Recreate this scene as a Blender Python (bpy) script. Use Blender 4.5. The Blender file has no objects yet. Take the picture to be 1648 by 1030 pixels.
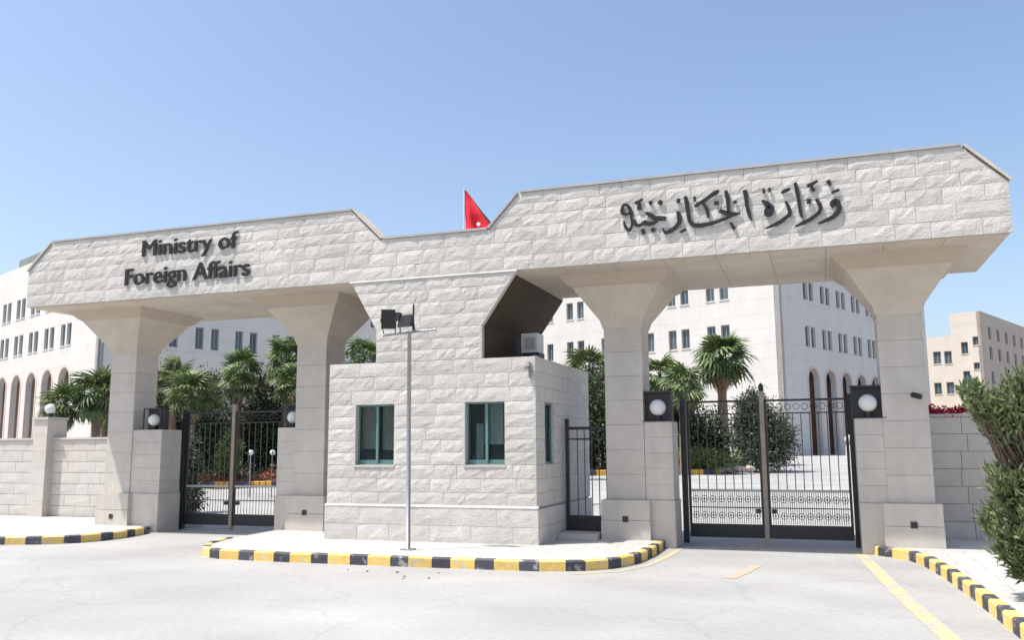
import bpy, math, random
import numpy as np
from mathutils import Vector, Matrix
random.seed(7)
RNG = np.random.RandomState(11)
S = bpy.context.scene
C = S.collection
rad = math.radians

# ------------------------------------------------------------------ camera
cam_d = bpy.data.cameras.new('camera')
cam = bpy.data.objects.new('camera', cam_d)
C.objects.link(cam)
cam_d.sensor_fit = 'HORIZONTAL'
cam_d.sensor_width = 36.0
cam_d.lens = 36.0 * 1416.3 / 1648.0
cam_d.clip_end = 3000
PITCH, YAW, ROLL = 0.14393, 0.33653, -0.0068169
fw = Vector((-math.sin(YAW)*math.cos(PITCH), math.cos(YAW)*math.cos(PITCH), math.sin(PITCH)))
rt = Vector((math.cos(YAW), math.sin(YAW), 0))
up = rt.cross(fw)
r2 = rt*math.cos(ROLL) + up*math.sin(ROLL)
u2 = -rt*math.sin(ROLL) + up*math.cos(ROLL)
mw = Matrix((r2, u2, -fw)).transposed().to_4x4()
mw.translation = Vector((0, 0, 1.6))
cam.matrix_world = mw
S.camera = cam

# ------------------------------------------------------------------ light
SUN = Vector((0.40, 0.27, -1.0)).normalized()          # the way the sunlight travels
world = bpy.data.worlds.new('World')
S.world = world
world.use_nodes = True
wn = world.node_tree
wn.nodes.clear()
sky = wn.nodes.new('ShaderNodeTexSky')
sky.sky_type = 'NISHITA'
sky.sun_disc = False
sky.sun_elevation = math.asin(-SUN.z)
sky.sun_rotation = math.atan2(-SUN.x, -SUN.y)
sky.altitude = 300
sky.air_density = 1.0
sky.dust_density = 3.2
sky.ozone_density = 1.0
bg = wn.nodes.new('ShaderNodeBackground')
bg.inputs['Strength'].default_value = 0.146
wo = wn.nodes.new('ShaderNodeOutputWorld')
wn.links.new(sky.outputs[0], bg.inputs[0])
wn.links.new(bg.outputs[0], wo.inputs[0])
sl = bpy.data.lights.new('sun', 'SUN')
sl.energy = 4.0
sl.angle = rad(0.5)
sl.color = (1.0, 0.965, 0.90)
so = bpy.data.objects.new('sun', sl)
C.objects.link(so)
so.rotation_mode = 'QUATERNION'
so.rotation_quaternion = SUN.to_track_quat('-Z', 'Y')
so.location = (-20, -15, 50)
vs = S.view_settings
vs.view_transform = 'Standard'
vs.look = 'None'
vs.gamma = 1
vs.use_curve_mapping = False
vs.exposure = 0.62

# ------------------------------------------------------------------ materials
def mat(name, col, rough=0.85, var=0.0, scale=3.0, bump=0.0, bscale=40.0, obj_var=0.0, metal=0.0, col2=None,
        stain=0.0, stain_scale=0.6, island=0.0, detail=6.0, streak=0.0, courses=0.0, wear=(.42, .62)):
    m = bpy.data.materials.new(name)
    m.use_nodes = True
    nt = m.node_tree
    N, L = nt.nodes, nt.links
    b = N['Principled BSDF']
    b.inputs['Roughness'].default_value = rough
    b.inputs['Metallic'].default_value = metal
    geo = N.new('ShaderNodeNewGeometry')
    base = N.new('ShaderNodeRGB')
    base.outputs[0].default_value = (*col, 1)
    cur = base.outputs[0]
    def mul(cur, fac_socket, lo, hi):
        mr = N.new('ShaderNodeMapRange')
        mr.inputs['From Min'].default_value = 0.25 if fac_socket.node.type == 'TEX_NOISE' else 0.0
        mr.inputs['From Max'].default_value = 0.75 if fac_socket.node.type == 'TEX_NOISE' else 1.0
        mr.inputs['To Min'].default_value = lo
        mr.inputs['To Max'].default_value = hi
        L.new(fac_socket, mr.inputs['Value'])
        vm = N.new('ShaderNodeVectorMath')
        vm.operation = 'SCALE'
        L.new(cur, vm.inputs[0])
        L.new(mr.outputs[0], vm.inputs['Scale'])
        return vm.outputs[0]
    def noise(sc, det=detail):
        n = N.new('ShaderNodeTexNoise')
        n.inputs['Scale'].default_value = sc
        n.inputs['Detail'].default_value = det
        L.new(geo.outputs['Position'], n.inputs['Vector'])
        return n.outputs['Fac']
    if col2 is not None:
        mx = N.new('ShaderNodeMix')
        mx.data_type = 'RGBA'
        mr = N.new('ShaderNodeMapRange')
        mr.inputs['From Min'].default_value = wear[0]
        mr.inputs['From Max'].default_value = wear[1]
        L.new(noise(stain_scale), mr.inputs['Value'])
        L.new(mr.outputs[0], mx.inputs['Factor'])
        L.new(cur, mx.inputs['A'])
        mx.inputs['B'].default_value = (*col2, 1)
        cur = mx.outputs['Result']
    if var:
        cur = mul(cur, noise(scale), 1-var, 1+var)
    if stain:
        cur = mul(cur, noise(stain_scale, 3), 1-stain, 1+stain*0.5)
    if streak:      # rain streaks: noise stretched down the wall
        mp = N.new('ShaderNodeMapping')
        mp.inputs['Scale'].default_value = (4.5, 4.5, .35)
        L.new(geo.outputs['Position'], mp.inputs[0])
        n = N.new('ShaderNodeTexNoise')
        n.inputs['Scale'].default_value = 1.0
        n.inputs['Detail'].default_value = 5
        L.new(mp.outputs[0], n.inputs['Vector'])
        cur = mul(cur, n.outputs['Fac'], 1-streak, 1+streak*.35)
    if courses:     # thin stone joints every few decimetres of height on far walls
        sp = N.new('ShaderNodeSeparateXYZ')
        L.new(geo.outputs['Position'], sp.inputs[0])
        md = N.new('ShaderNodeMath')
        md.operation = 'PINGPONG'
        md.inputs[1].default_value = courses
        L.new(sp.outputs['Z'], md.inputs[0])
        mr_ = N.new('ShaderNodeMapRange')
        mr_.inputs['From Min'].default_value = 0.0
        mr_.inputs['From Max'].default_value = .05
        mr_.inputs['To Min'].default_value = .86
        mr_.inputs['To Max'].default_value = 1.0
        L.new(md.outputs[0], mr_.inputs['Value'])
        vm_ = N.new('ShaderNodeVectorMath')
        vm_.operation = 'SCALE'
        L.new(cur, vm_.inputs[0])
        L.new(mr_.outputs[0], vm_.inputs['Scale'])
        cur = vm_.outputs[0]
    if obj_var:
        oi = N.new('ShaderNodeObjectInfo')
        cur = mul(cur, oi.outputs['Random'], 1-obj_var, 1+obj_var)
    if island:
        cur = mul(cur, geo.outputs['Random Per Island'], 1-island, 1+island)
    L.new(cur, b.inputs['Base Color'])
    if bump:
        bp = N.new('ShaderNodeBump')
        bp.inputs['Strength'].default_value = 1.0
        bp.inputs['Distance'].default_value = bump
        L.new(noise(bscale, 4), bp.inputs['Height'])
        L.new(bp.outputs[0], b.inputs['Normal'])
    return m

M = {}
M['rock'] = mat('rough_limestone', (.54, .512, .468), .9, .08, 11, .008, 30, .07, stain=.10, stain_scale=.9, streak=.09)
M['mortar'] = mat('mortar', (.49, .47, .44), .95, .08, 20)
M['dressed'] = mat('dressed_limestone', (.53, .487, .43), .8, .06, 5, .002, 90, .035, stain=.10, stain_scale=1.1, streak=.10)
M['soffit'] = mat('soffit_stone', (.53, .47, .395), .85, .07, 4, .002, 60, .02, stain=.12, stain_scale=.9, streak=.06)
M['booth_side'] = mat('booth_side_limestone', (.60, .565, .52), .85, .07, 8, .004, 35, .05, stain=.08)
M['wall'] = mat('boundary_wall_limestone', (.52, .495, .455), .88, .06, 7, .004, 40, .03, col2=(.54, .48, .42), stain_scale=.7)
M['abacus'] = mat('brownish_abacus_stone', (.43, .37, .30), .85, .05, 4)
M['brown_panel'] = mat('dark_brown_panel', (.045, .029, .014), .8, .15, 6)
M['coping'] = mat('grey_coping', (.36, .36, .36), .7, .1, 8)
M['white_bld'] = mat('white_building_stone', (.60, .575, .54), .85, .05, .8, stain=.06, stain_scale=.15, streak=.04, courses=.6)
M['pink_trim'] = mat('pink_stone_trim', (.60, .47, .41), .85, .05, 2)
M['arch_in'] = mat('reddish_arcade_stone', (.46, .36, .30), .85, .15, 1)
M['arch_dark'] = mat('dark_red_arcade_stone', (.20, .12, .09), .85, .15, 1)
M['dark_glass'] = mat('dark_window_glass', (.07, .10, .115), .12, .2, .6, obj_var=.35)
M['beige_bld'] = mat('beige_building_stone', (.60, .535, .46), .85, .06, .8, stain=.07, stain_scale=.1, courses=.6)
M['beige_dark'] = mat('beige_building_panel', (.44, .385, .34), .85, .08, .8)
M['lens'] = mat('dark_lamp_lens', (.012, .012, .014), .5)
M['teal'] = mat('teal_aluminium', (.12, .225, .22), .4, .05, 10, metal=.2)
M['gate_iron'] = mat('dull_gate_iron', (.085, .08, .072), .6, .2, 15)
M['black_metal'] = mat('black_painted_iron', (.022, .022, .024), .5, .2, 15, obj_var=.2)
M['bronze'] = mat('weathered_bronze_iron', (.30, .24, .18), .55, .2, 12)
M['rail_pale'] = mat('pale_worn_rail', (.42, .40, .36), .5, .1, 10)
M['galv'] = mat('galvanised_pole', (.30, .30, .31), .45, .08, 6, metal=.4)
M['sign_black'] = mat('black_letter_metal', (.014, .014, .017), .85, .1, 10)
M['globe'] = mat('opal_globe', (.66, .67, .66), .3)
M['white_plastic'] = mat('white_casing', (.70, .70, .68), .5, .05, 10)
M['yellow'] = mat('kerb_yellow_paint', (.68, .47, .14), .75, .12, 14, .004, 50, .10, col2=(.50, .44, .33), stain_scale=9, wear=(.56, .66), stain=0)
M['black_paint'] = mat('kerb_black_paint', (.055, .055, .07), .75, .2, 14, .004, 50, .25, col2=(.26, .25, .24), stain_scale=9, wear=(.57, .68))
M['orange_paint'] = mat('inner_kerb_orange_yellow', (.62, .34, .06), .7, .15, 6, obj_var=.15)
M['line'] = mat('worn_yellow_line', (.50, .40, .22), .8, .12, 14, col2=(.36, .345, .31), stain_scale=3.0)
M['line2'] = mat('worn_orange_mark', (.52, .34, .22), .8, .12, 20, col2=(.34, .33, .31), stain_scale=7.0)
M['slab'] = mat('sun_bleached_paving', (.485, .47, .445), .85, .07, 9, .002, 70, .04, stain=.10, stain_scale=1.2)
M['soil'] = mat('garden_soil', (.16, .10, .065), .95, .3, 3)
M['flag_red'] = mat('red_flag_cloth', (.72, .015, .03), .8, .05, 4)
M['flag_dark'] = mat('dark_flag_stripe', (.03, .05, .03), .8)
M['flag_white'] = mat('white_flag_star', (.8, .8, .8), .8)
M['bark'] = mat('tree_bark', (.16, .12, .085), .95, .25, 12, .01, 25)
M['palm_bark'] = mat('palm_trunk_fibre', (.24, .165, .11), .95, .3, 10, .02, 20)
M['rocks'] = mat('pale_garden_rock', (.50, .42, .36), .9, .2, 4)
M['roof_grey'] = mat('grey_roof_room', (.20, .22, .21), .85, .15, .8)
M['curtain_or_reflection'] = mat('beige_curtain', (.50, .43, .38), .9, .15, 12)
M['pale_reflection'] = mat('painted_pale_reflection', (.55, .60, .60), .9, .2, 16)  # pale sheets standing in for reflections in the right booth window
M['inside'] = mat('guard_room_paint', (.20, .21, .20), .9)
M['pebble'] = mat('dark_pebble', (.16, .15, .15), .9)

def leaf_mat(name, col, island=.55, trans=.25, col2=None):
    m = mat(name, col, .55, .2, 1.2, island=island, col2=col2, stain_scale=.9)
    nt = m.node_tree
    N, L = nt.nodes, nt.links
    b = N['Principled BSDF']
    out = N['Material Output']
    tr = N.new('ShaderNodeBsdfTranslucent')
    src = b.inputs['Base Color'].links[0].from_socket
    L.new(src, tr.inputs['Color'])
    mx = N.new('ShaderNodeMixShader')
    mx.inputs[0].default_value = trans
    L.new(b.outputs[0], mx.inputs[1])
    L.new(tr.outputs[0], mx.inputs[2])
    L.new(mx.outputs[0], out.inputs['Surface'])
    return m
M['frond'] = leaf_mat('fan_palm_frond', (.125, .165, .055), .35, .2, (.09, .14, .05))
M['frond_dead'] = leaf_mat('dry_palm_frond', (.30, .21, .12), .3, .1)
M['oleander'] = leaf_mat('grey_green_leaves', (.10, .15, .05), .5, .3, (.16, .20, .085))
M['olive'] = leaf_mat('dark_olive_leaves', (.075, .09, .06), .5, .15)
M['hedge'] = leaf_mat('dark_hedge_leaves', (.055, .085, .035), .5, .15)
M['shrub_light'] = leaf_mat('light_shrub_leaves', (.14, .20, .06), .4, .25)
M['flower_red'] = leaf_mat('red_flowers', (.50, .045, .05), .4, .15, (.45, .16, .10))
M['bougain'] = leaf_mat('crimson_blossom', (.42, .02, .05), .4, .15)

# window glass of the guard booth: tinted, mostly see-through
def glass():
    m = bpy.data.materials.new('tinted_glass')
    m.use_nodes = True
    N, L = m.node_tree.nodes, m.node_tree.links
    b = N['Principled BSDF']
    b.inputs['Base Color'].default_value = (.03, .05, .052, 1)
    b.inputs['Roughness'].default_value = .04
    t = N.new('ShaderNodeBsdfTransparent')
    t.inputs[0].default_value = (.80, .86, .85, 1)
    mx = N.new('ShaderNodeMixShader')
    mx.inputs[0].default_value = .78
    L.new(b.outputs[0], mx.inputs[1])
    L.new(t.outputs[0], mx.inputs[2])
    L.new(mx.outputs[0], N['Material Output'].inputs['Surface'])
    return m
M['glass'] = glass()

# ground: pale concrete near the gate, dusty earth far off
def ground_mat():
    m = mat('pale_concrete_road', (.35, .345, .332), .8, .09, 14, .004, 55, stain=.12, stain_scale=.35)
    nt = m.node_tree
    N, L = nt.nodes, nt.links
    b = N['Principled BSDF']
    src = b.inputs['Base Color'].links[0].from_socket
    geo = N.new('ShaderNodeNewGeometry')
    sx = N.new('ShaderNodeSeparateXYZ')
    L.new(geo.outputs['Position'], sx.inputs[0])
    # soft darker tyre wear and oil marks along the road
    n = N.new('ShaderNodeTexNoise')
    n.inputs['Scale'].default_value = .5
    mp = N.new('ShaderNodeMapping')
    mp.inputs['Scale'].default_value = (.9, 1.3, 1)
    mp.inputs['Rotation'].default_value = (0, 0, .5)
    L.new(geo.outputs['Position'], mp.inputs[0])
    L.new(mp.outputs[0], n.inputs['Vector'])
    mr = N.new('ShaderNodeMapRange')
    mr.inputs['From Min'].default_value = .35
    mr.inputs['From Max'].default_value = .7
    mr.inputs['To Min'].default_value = .86
    mr.inputs['To Max'].default_value = 1.06
    L.new(n.outputs['Fac'], mr.inputs['Value'])
    sc = N.new('ShaderNodeVectorMath')
    sc.operation = 'SCALE'
    L.new(src, sc.inputs[0])
    L.new(mr.outputs[0], sc.inputs['Scale'])
    vo = N.new('ShaderNodeTexVoronoi')
    vo.feature = 'DISTANCE_TO_EDGE'
    vo.inputs['Scale'].default_value = .42
    nz = N.new('ShaderNodeTexNoise')
    nz.inputs['Scale'].default_value = 1.6
    nz.inputs['Detail'].default_value = 6
    L.new(geo.outputs['Position'], nz.inputs['Vector'])
    ad = N.new('ShaderNodeMixRGB')
    ad.blend_type = 'ADD'
    ad.inputs[0].default_value = .55
    L.new(geo.outputs['Position'], ad.inputs[1])
    L.new(nz.outputs['Color'], ad.inputs[2])
    L.new(ad.outputs[0], vo.inputs['Vector'])
    ck = N.new('ShaderNodeMapRange')
    ck.inputs['From Min'].default_value = .0
    ck.inputs['From Max'].default_value = .012
    ck.inputs['To Min'].default_value = .89
    ck.inputs['To Max'].default_value = 1.0
    L.new(vo.outputs['Distance'], ck.inputs['Value'])
    s2 = N.new('ShaderNodeVectorMath')
    s2.operation = 'SCALE'
    L.new(sc.outputs[0], s2.inputs[0])
    L.new(ck.outputs[0], s2.inputs['Scale'])
    sc = s2
    far = N.new('ShaderNodeMapRange')
    far.inputs['From Min'].default_value = 90
    far.inputs['From Max'].default_value = 160
    L.new(sx.outputs['Y'], far.inputs['Value'])
    mx = N.new('ShaderNodeMix')
    mx.data_type = 'RGBA'
    L.new(far.outputs[0], mx.inputs['Factor'])
    L.new(sc.outputs[0], mx.inputs['A'])
    mx.inputs['B'].default_value = (.36, .30, .22, 1)
    L.new(mx.outputs['Result'], b.inputs['Base Color'])
    return m
M['ground'] = ground_mat()
def slab_joints(m):
    nt = m.node_tree
    N, L = nt.nodes, nt.links
    b = N['Principled BSDF']
    src = b.inputs['Base Color'].links[0].from_socket
    geo = N.new('ShaderNodeNewGeometry')
    bt = N.new('ShaderNodeTexBrick')
    bt.inputs['Scale'].default_value = 1.0
    bt.inputs['Brick Width'].default_value = .5
    bt.inputs['Row Height'].default_value = .4
    bt.inputs['Mortar Size'].default_value = .008
    bt.inputs['Color1'].default_value = (1, 1, 1, 1)
    bt.inputs['Color2'].default_value = (.90, .90, .89, 1)
    bt.inputs['Mortar'].default_value = (.62, .60, .57, 1)
    L.new(geo.outputs['Position'], bt.inputs['Vector'])
    mx = N.new('ShaderNodeMixRGB')
    mx.blend_type = 'MULTIPLY'
    mx.inputs[0].default_value = 1
    L.new(src, mx.inputs[1])
    L.new(bt.outputs['Color'], mx.inputs[2])
    L.new(mx.outputs[0], b.inputs['Base Color'])
slab_joints(M['slab'])

# ------------------------------------------------------------------ mesh helpers
class MB:
    def __init__(s):
        s.v = []
        s.f = []
    def add(s, vs, fs):
        o = len(s.v)
        s.v += [tuple(v) for v in vs]
        s.f += [tuple(i+o for i in f) for f in fs]
        return s
    def box(s, x0, x1, y0, y1, z0, z1):
        vs = [(x0,y0,z0),(x1,y0,z0),(x1,y1,z0),(x0,y1,z0),(x0,y0,z1),(x1,y0,z1),(x1,y1,z1),(x0,y1,z1)]
        return s.add(vs, [(0,3,2,1),(4,5,6,7),(0,1,5,4),(1,2,6,5),(2,3,7,6),(3,0,4,7)])
    def obox(s, o, u, v, w):      # box from corner o with edge vectors u, v, w
        o, u, v, w = Vector(o), Vector(u), Vector(v), Vector(w)
        vs = [o, o+u, o+u+v, o+v, o+w, o+u+w, o+u+v+w, o+v+w]
        return s.add(vs, [(0,3,2,1),(4,5,6,7),(0,1,5,4),(1,2,6,5),(2,3,7,6),(3,0,4,7)])
    def tube(s, pts, r, n=8, cap=True):
        pts = [Vector(p) for p in pts]
        rs = r if isinstance(r, (list, tuple)) else [r]*len(pts)
        vs, fs = [], []
        for i, p in enumerate(pts):
            d = (pts[min(i+1, len(pts)-1)] - pts[max(i-1, 0)]).normalized()
            a = d.cross(Vector((0,0,1)))
            if a.length < 1e-3:
                a = d.cross(Vector((1,0,0)))
            a.normalize()
            b = d.cross(a)
            for k in range(n):
                t = 2*math.pi*k/n
                vs.append(p + (a*math.cos(t) + b*math.sin(t))*rs[i])
        for i in range(len(pts)-1):
            for k in range(n):
                k2 = (k+1) % n
                fs.append((i*n+k, i*n+k2, (i+1)*n+k2, (i+1)*n+k))
        if cap:
            fs.append(tuple(range(n)))
            fs.append(tuple(reversed(range((len(pts)-1)*n, len(pts)*n))))
        return s.add(vs, fs)
    def ring(s, c, r, t, ax='y', n=14, m=5):
        vs, fs = [], []
        for i in range(n):
            a = 2*math.pi*i/n
            for j in range(m):
                b = 2*math.pi*j/m
                rr = r + t*math.cos(b)
                vs.append((c[0]+rr*math.cos(a), c[1]+t*math.sin(b), c[2]+rr*math.sin(a)))
        for i in range(n):
            for j in range(m):
                i2, j2 = (i+1) % n, (j+1) % m
                fs.append((i*m+j, i2*m+j, i2*m+j2, i*m+j2))
        return s.add(vs, fs)
    def sphere(s, c, r, n=16, m=10):
        vs, fs = [], []
        rr = r if isinstance(r, (tuple, list)) else (r, r, r)
        vs.append((c[0], c[1], c[2]-rr[2]))
        for i in range(1, m):
            ph = -math.pi/2 + math.pi*i/m
            for k in range(n):
                t = 2*math.pi*k/n
                vs.append((c[0]+rr[0]*math.cos(ph)*math.cos(t), c[1]+rr[1]*math.cos(ph)*math.sin(t), c[2]+rr[2]*math.sin(ph)))
        vs.append((c[0], c[1], c[2]+rr[2]))
        for k in range(n):
            fs.append((0, 1+(k+1) % n, 1+k))
            fs.append((len(vs)-1, 1+(m-2)*n+k, 1+(m-2)*n+(k+1) % n))
        for i in range(m-2):
            for k in range(n):
                fs.append((1+i*n+k, 1+i*n+(k+1) % n, 1+(i+1)*n+(k+1) % n, 1+(i+1)*n+k))
        return s.add(vs, fs)
    def prism(s, poly, y0, y1):   # polygon in x,z extruded along y
        n = len(poly)
        vs = [(x, y0, z) for x, z in poly] + [(x, y1, z) for x, z in poly]
        fs = [tuple(range(n)), tuple(reversed(range(n, 2*n)))]
        fs += [((i+1) % n, i, n+i, n+(i+1) % n) for i in range(n)]
        return s.add(vs, fs)
    def slab(s, poly, z0, z1):    # polygon in x,y extruded upwards
        n = len(poly)
        vs = [(x, y, z0) for x, y in poly] + [(x, y, z1) for x, y in poly]
        fs = [tuple(reversed(range(n))), tuple(range(n, 2*n))]
        fs += [(i, (i+1) % n, n+(i+1) % n, n+i) for i in range(n)]
        return s.add(vs, fs)
    def mesh(s, name, m, smooth=False):
        me = bpy.data.meshes.new(name)
        me.from_pydata(s.v, [], s.f)
        if m is not None:
            me.materials.append(m)
        if smooth:
            me.polygons.foreach_set('use_smooth', [True]*len(me.polygons))
        me.update()
        return me
    def build(s, name, m, parent=None, smooth=False, kind=None):
        return link(name, s.mesh(name, m, smooth), parent, kind)

def link(name, me, parent=None, kind=None):
    o = bpy.data.objects.new(name, me)
    C.objects.link(o)
    if parent is not None:
        o.parent = parent
        # meshes are written in world coordinates: keep them there under a placed Empty
        o.matrix_parent_inverse = WORLD.get(parent.name, Matrix.Identity(4))
    if kind:
        o['kind'] = kind
    return o
WORLD = {}
def thing(name, label, cat, loc=(0,0,0), group=None):
    o = bpy.data.objects.new(name, None)
    C.objects.link(o)
    o.location = loc
    o.empty_display_size = .2
    WORLD[o.name] = Matrix.Translation(-Vector(loc))
    o['label'] = label
    o['category'] = cat
    if group:
        o['group'] = group
    return o
def tag(o, label, cat, group=None):
    o['label'] = label
    o['category'] = cat
    if group:
        o['group'] = group
    return o
def structure(o):
    o['kind'] = 'structure'
    return o
def inst(name, me, parent, mtx):
    o = bpy.data.objects.new(name, me)
    C.objects.link(o)
    o.parent = parent
    o.matrix_parent_inverse = WORLD.get(parent.name, Matrix.Identity(4))
    o.matrix_basis = mtx
    return o
def centre_origin(o):
    me = o.data
    n = len(me.vertices)
    co = np.empty(n*3, np.float32)
    me.vertices.foreach_get('co', co)
    c = Vector(co.reshape(-1, 3).mean(0).tolist())
    me.transform(Matrix.Translation(-c))
    o.location = c
    return o

def ground_z(y):
    k = [(-1000, 0), (17.9, 0), (24, .28), (30, .40), (38, .46), (52, .74), (71, .80), (2000, .80)]
    for (a, za), (b, zb) in zip(k, k[1:]):
        if y <= b:
            return za + (zb-za)*(y-a)/(b-a)
    return .8

# a rock-faced stone: the four face corners (u,v) on a face frame O,U,V,N
def stone(name, O, U, V, N, q, parent, m, rough=.0085, nu=5, nv=3, deep=.06, joint=.002):
    (a0, a1, a2, a3) = q        # lower left, lower right, upper right, upper left
    cu = sum(p[0] for p in q)/4
    cv = sum(p[1] for p in q)/4
    def shrink(p):
        w = max(abs(a1[0]-a0[0]), .05)
        h = max(abs(a3[1]-a0[1]), .05)
        du = min(joint, w*.2)
        dv = min(joint, h*.2)
        return (p[0] + (du if p[0] < cu else -du), p[1] + (dv if p[1] < cv else -dv))
    a0, a1, a2, a3 = map(shrink, (a0, a1, a2, a3))
    vs = []
    tilt_u, tilt_v = random.uniform(-.5, .5)*rough, random.uniform(-.5, .5)*rough
    for j in range(nv+1):
        for i in range(nu+1):
            s, t = i/nu, j/nv
            if 0 < i < nu:
                s += random.uniform(-.25, .25)/nu
            if 0 < j < nv:
                t += random.uniform(-.25, .25)/nv
            L0 = (a0[0]+(a1[0]-a0[0])*s, a0[1]+(a1[1]-a0[1])*s)
            L1 = (a3[0]+(a2[0]-a3[0])*s, a3[1]+(a2[1]-a3[1])*s)
            u, v = L0[0]+(L1[0]-L0[0])*t, L0[1]+(L1[1]-L0[1])*t
            edge = i in (0, nu) or j in (0, nv)
            w = random.uniform(0, .3)*rough if edge else rough*random.uniform(.35, 1.4)
            w += tilt_u*(s-.5) + tilt_v*(t-.5)
            vs.append(O + U*u + V*v + N*w)
    base = len(vs)
    for p in (a0, a1, a2, a3):
        vs.append(O + U*p[0] + V*p[1] - N*deep)
    fs = []
    W = nu+1
    for j in range(nv):
        for i in range(nu):
            fs.append((j*W+i, j*W+i+1, (j+1)*W+i+1, (j+1)*W+i))
    bot = [i for i in range(W)]
    top = [nv*W+i for i in range(W)]
    lef = [j*W for j in range(nv+1)]
    rig = [j*W+nu for j in range(nv+1)]
    fs.append(tuple(reversed(bot)) + (base, base+1))
    fs.append(tuple(top) + (base+2, base+3))
    fs.append(tuple(lef) + (base+3, base))
    fs.append(tuple(reversed(rig)) + (base+1, base+2))
    mb = MB().add(vs, fs)
    return centre_origin(mb.build(name, m, parent))

def course(O, U, V, N, z0, z1, xl, xr, parent, m, name='stone', lo=.34, hi=.62, holes=(), **k):
    """one course of stones between z0 and z1; xl and xr give the ends at z0 and z1; holes = (x0,x1) gaps"""
    spans = []
    cur = xl
    for h0, h1 in sorted(holes):
        spans.append((cur, (h0, h0)))
        cur = (h1, h1)
    spans.append((cur, xr))
    for L, R in spans:
        a, b = (L[0]+L[1])/2, (R[0]+R[1])/2
        w = b-a
        if w < .03:
            continue
        n = max(1, int(round(w/random.uniform((lo+hi)/2-.04, (lo+hi)/2+.04))))
        cuts = [a + w*(i + (random.uniform(-.22, .22) if 0 < i < n else 0))/n for i in range(n+1)]
        if n > 1:
            sh = random.uniform(-.3, .3)*w/n
            cuts = [cuts[0]] + [c+sh*.6 for c in cuts[1:-1]] + [cuts[-1]]
        for i in range(n):
            l0 = L[0] if i == 0 else cuts[i]
            l1 = L[1] if i == 0 else cuts[i]
            r0 = R[0] if i == n-1 else cuts[i+1]
            r1 = R[1] if i == n-1 else cuts[i+1]
            stone(name, O, U, V, N, [(l0, z0), (r0, z0), (r1, z1), (l1, z1)], parent, m, **k)

def lerp(a, b, t):
    return a + (b-a)*t
VX, VY, VZ = Vector((1,0,0)), Vector((0,1,0)), Vector((0,0,1))
PAVE = .12

# ================================================================== ground
g = MB()
ys = [-300, -60, 0, 8, 17.9, 20, 24, 27, 30, 34, 38, 45, 52, 60, 71, 90, 130, 250, 600, 1500]
xs = [-1500, -400, -120, -60, -30, -15, 0, 15, 40, 120, 400, 1500]
for y in ys:
    for x in xs:
        g.v.append((x, y, ground_z(y)))
nx = len(xs)
for j in range(len(ys)-1):
    for i in range(nx-1):
        g.f.append((j*nx+i, j*nx+i+1, (j+1)*nx+i+1, (j+1)*nx+i))
structure(g.build('ground', M['ground']))

# ---- pavements (raised, sun-bleached)
ISL = [(-2.46, 15.6), (-2.46, 14.2), (-2.44, 13.2), (-2.50, 12.35), (-2.70, 11.75), (-3.05, 11.40), (-3.6, 11.22),
       (-4.6, 11.17), (-6.0, 11.13), (-7.4, 11.10), (-8.5, 11.14), (-8.95, 11.32), (-9.35, 11.9), (-9.6, 12.8), (-9.7, 14.0), (-9.7, 15.6)]
LEFT = [(-40, 11.2), (-18, 11.32), (-14.5, 11.5), (-13.4, 11.72), (-12.75, 11.95), (-12.35, 12.3), (-12.17, 12.8), (-12.2, 13.4), (-12.36, 13.95), (-12.45, 14.2)]
RIGHT = [(.50, 15.1), (.50, 14.62), (.58, 14.28), (.82, 14.02), (1.03, 13.72), (1.14, 13.3), (1.22, 12.7), (1.29, 12.0), (1.37, 10.6), (1.43, 9.0), (1.48, 7.2), (1.52, 4.0), (1.5, -2.0)]
def inset(pts, d):
    out = []
    for i, p in enumerate(pts):
        a = Vector(pts[max(i-1, 0)])
        b = Vector(pts[min(i+1, len(pts)-1)])
        t = (b-a).normalized()
        out.append((p[0] + t.y*d, p[1] - t.x*d))
    return out
KW = .11
pv = thing('pavement', '', '')
del pv['label'], pv['category']
pv['kind'] = 'structure'

def kerb(name_label, pts, side, z=0.0, step=.31, width=KW, height=.135, mats=('yellow', 'black_paint'), start=0, group='black and yellow painted kerbs', ztop=None):
    """kerb stones along a polyline; side=+1 puts the body to the right of the walking direction"""
    P = [Vector((p[0], p[1])) for p in pts]
    seg = [(P[i+1]-P[i]).length for i in range(len(P)-1)]
    tot = sum(seg)
    n = max(1, int(round(tot/step)))
    def at(s):
        s = max(0, min(tot, s))
        for i, l in enumerate(seg):
            if s <= l or i == len(seg)-1:
                return P[i] + (P[i+1]-P[i])*(s/l), (P[i+1]-P[i]).normalized()
            s -= l
    t = thing('kerb', name_label, 'kerb', (P[0].x, P[0].y, ground_z(P[0].y)), group)
    for i in range(n):
        e = .022 if (i+start) % 2 else 0      # the black stones are painted a little shorter
        sgn_ = .022 if not (i+start) % 2 else 0
        a, da = at(tot*i/n + .003 + e - sgn_)
        b, db = at(tot*(i+1)/n - .003 - e + sgn_)
        na = Vector((da.y, -da.x))*side
        nb = Vector((db.y, -db.x))*side
        za, zb = ground_z(a.y)-.05, ground_z(b.y)-.05
        h = height + random.uniform(-.004, .004)
        off = random.uniform(-.004, .004)
        a, b = a + na*off, b + nb*off
        ch = .018
        prof = [(0, 0), (0, h+.05-ch), (ch, h+.05), (width, h+.05), (width, 0)]
        vs = []
        for base, nn, zz in ((a, na, za), (b, nb, zb)):
            for w, hh in prof:
                q = base + nn*w
                vs.append((q.x, q.y, zz+hh))
        k = len(prof)
        fs = [tuple(range(k)), tuple(reversed(range(k, 2*k)))] + [((j+1) % k, j, k+j, k+(j+1) % k) for j in range(k)]
        mm = mats[(i+start) % 2]
        centre_origin(MB().add(vs, fs).build('kerb_stone', M[mm], t))
    return t
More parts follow.
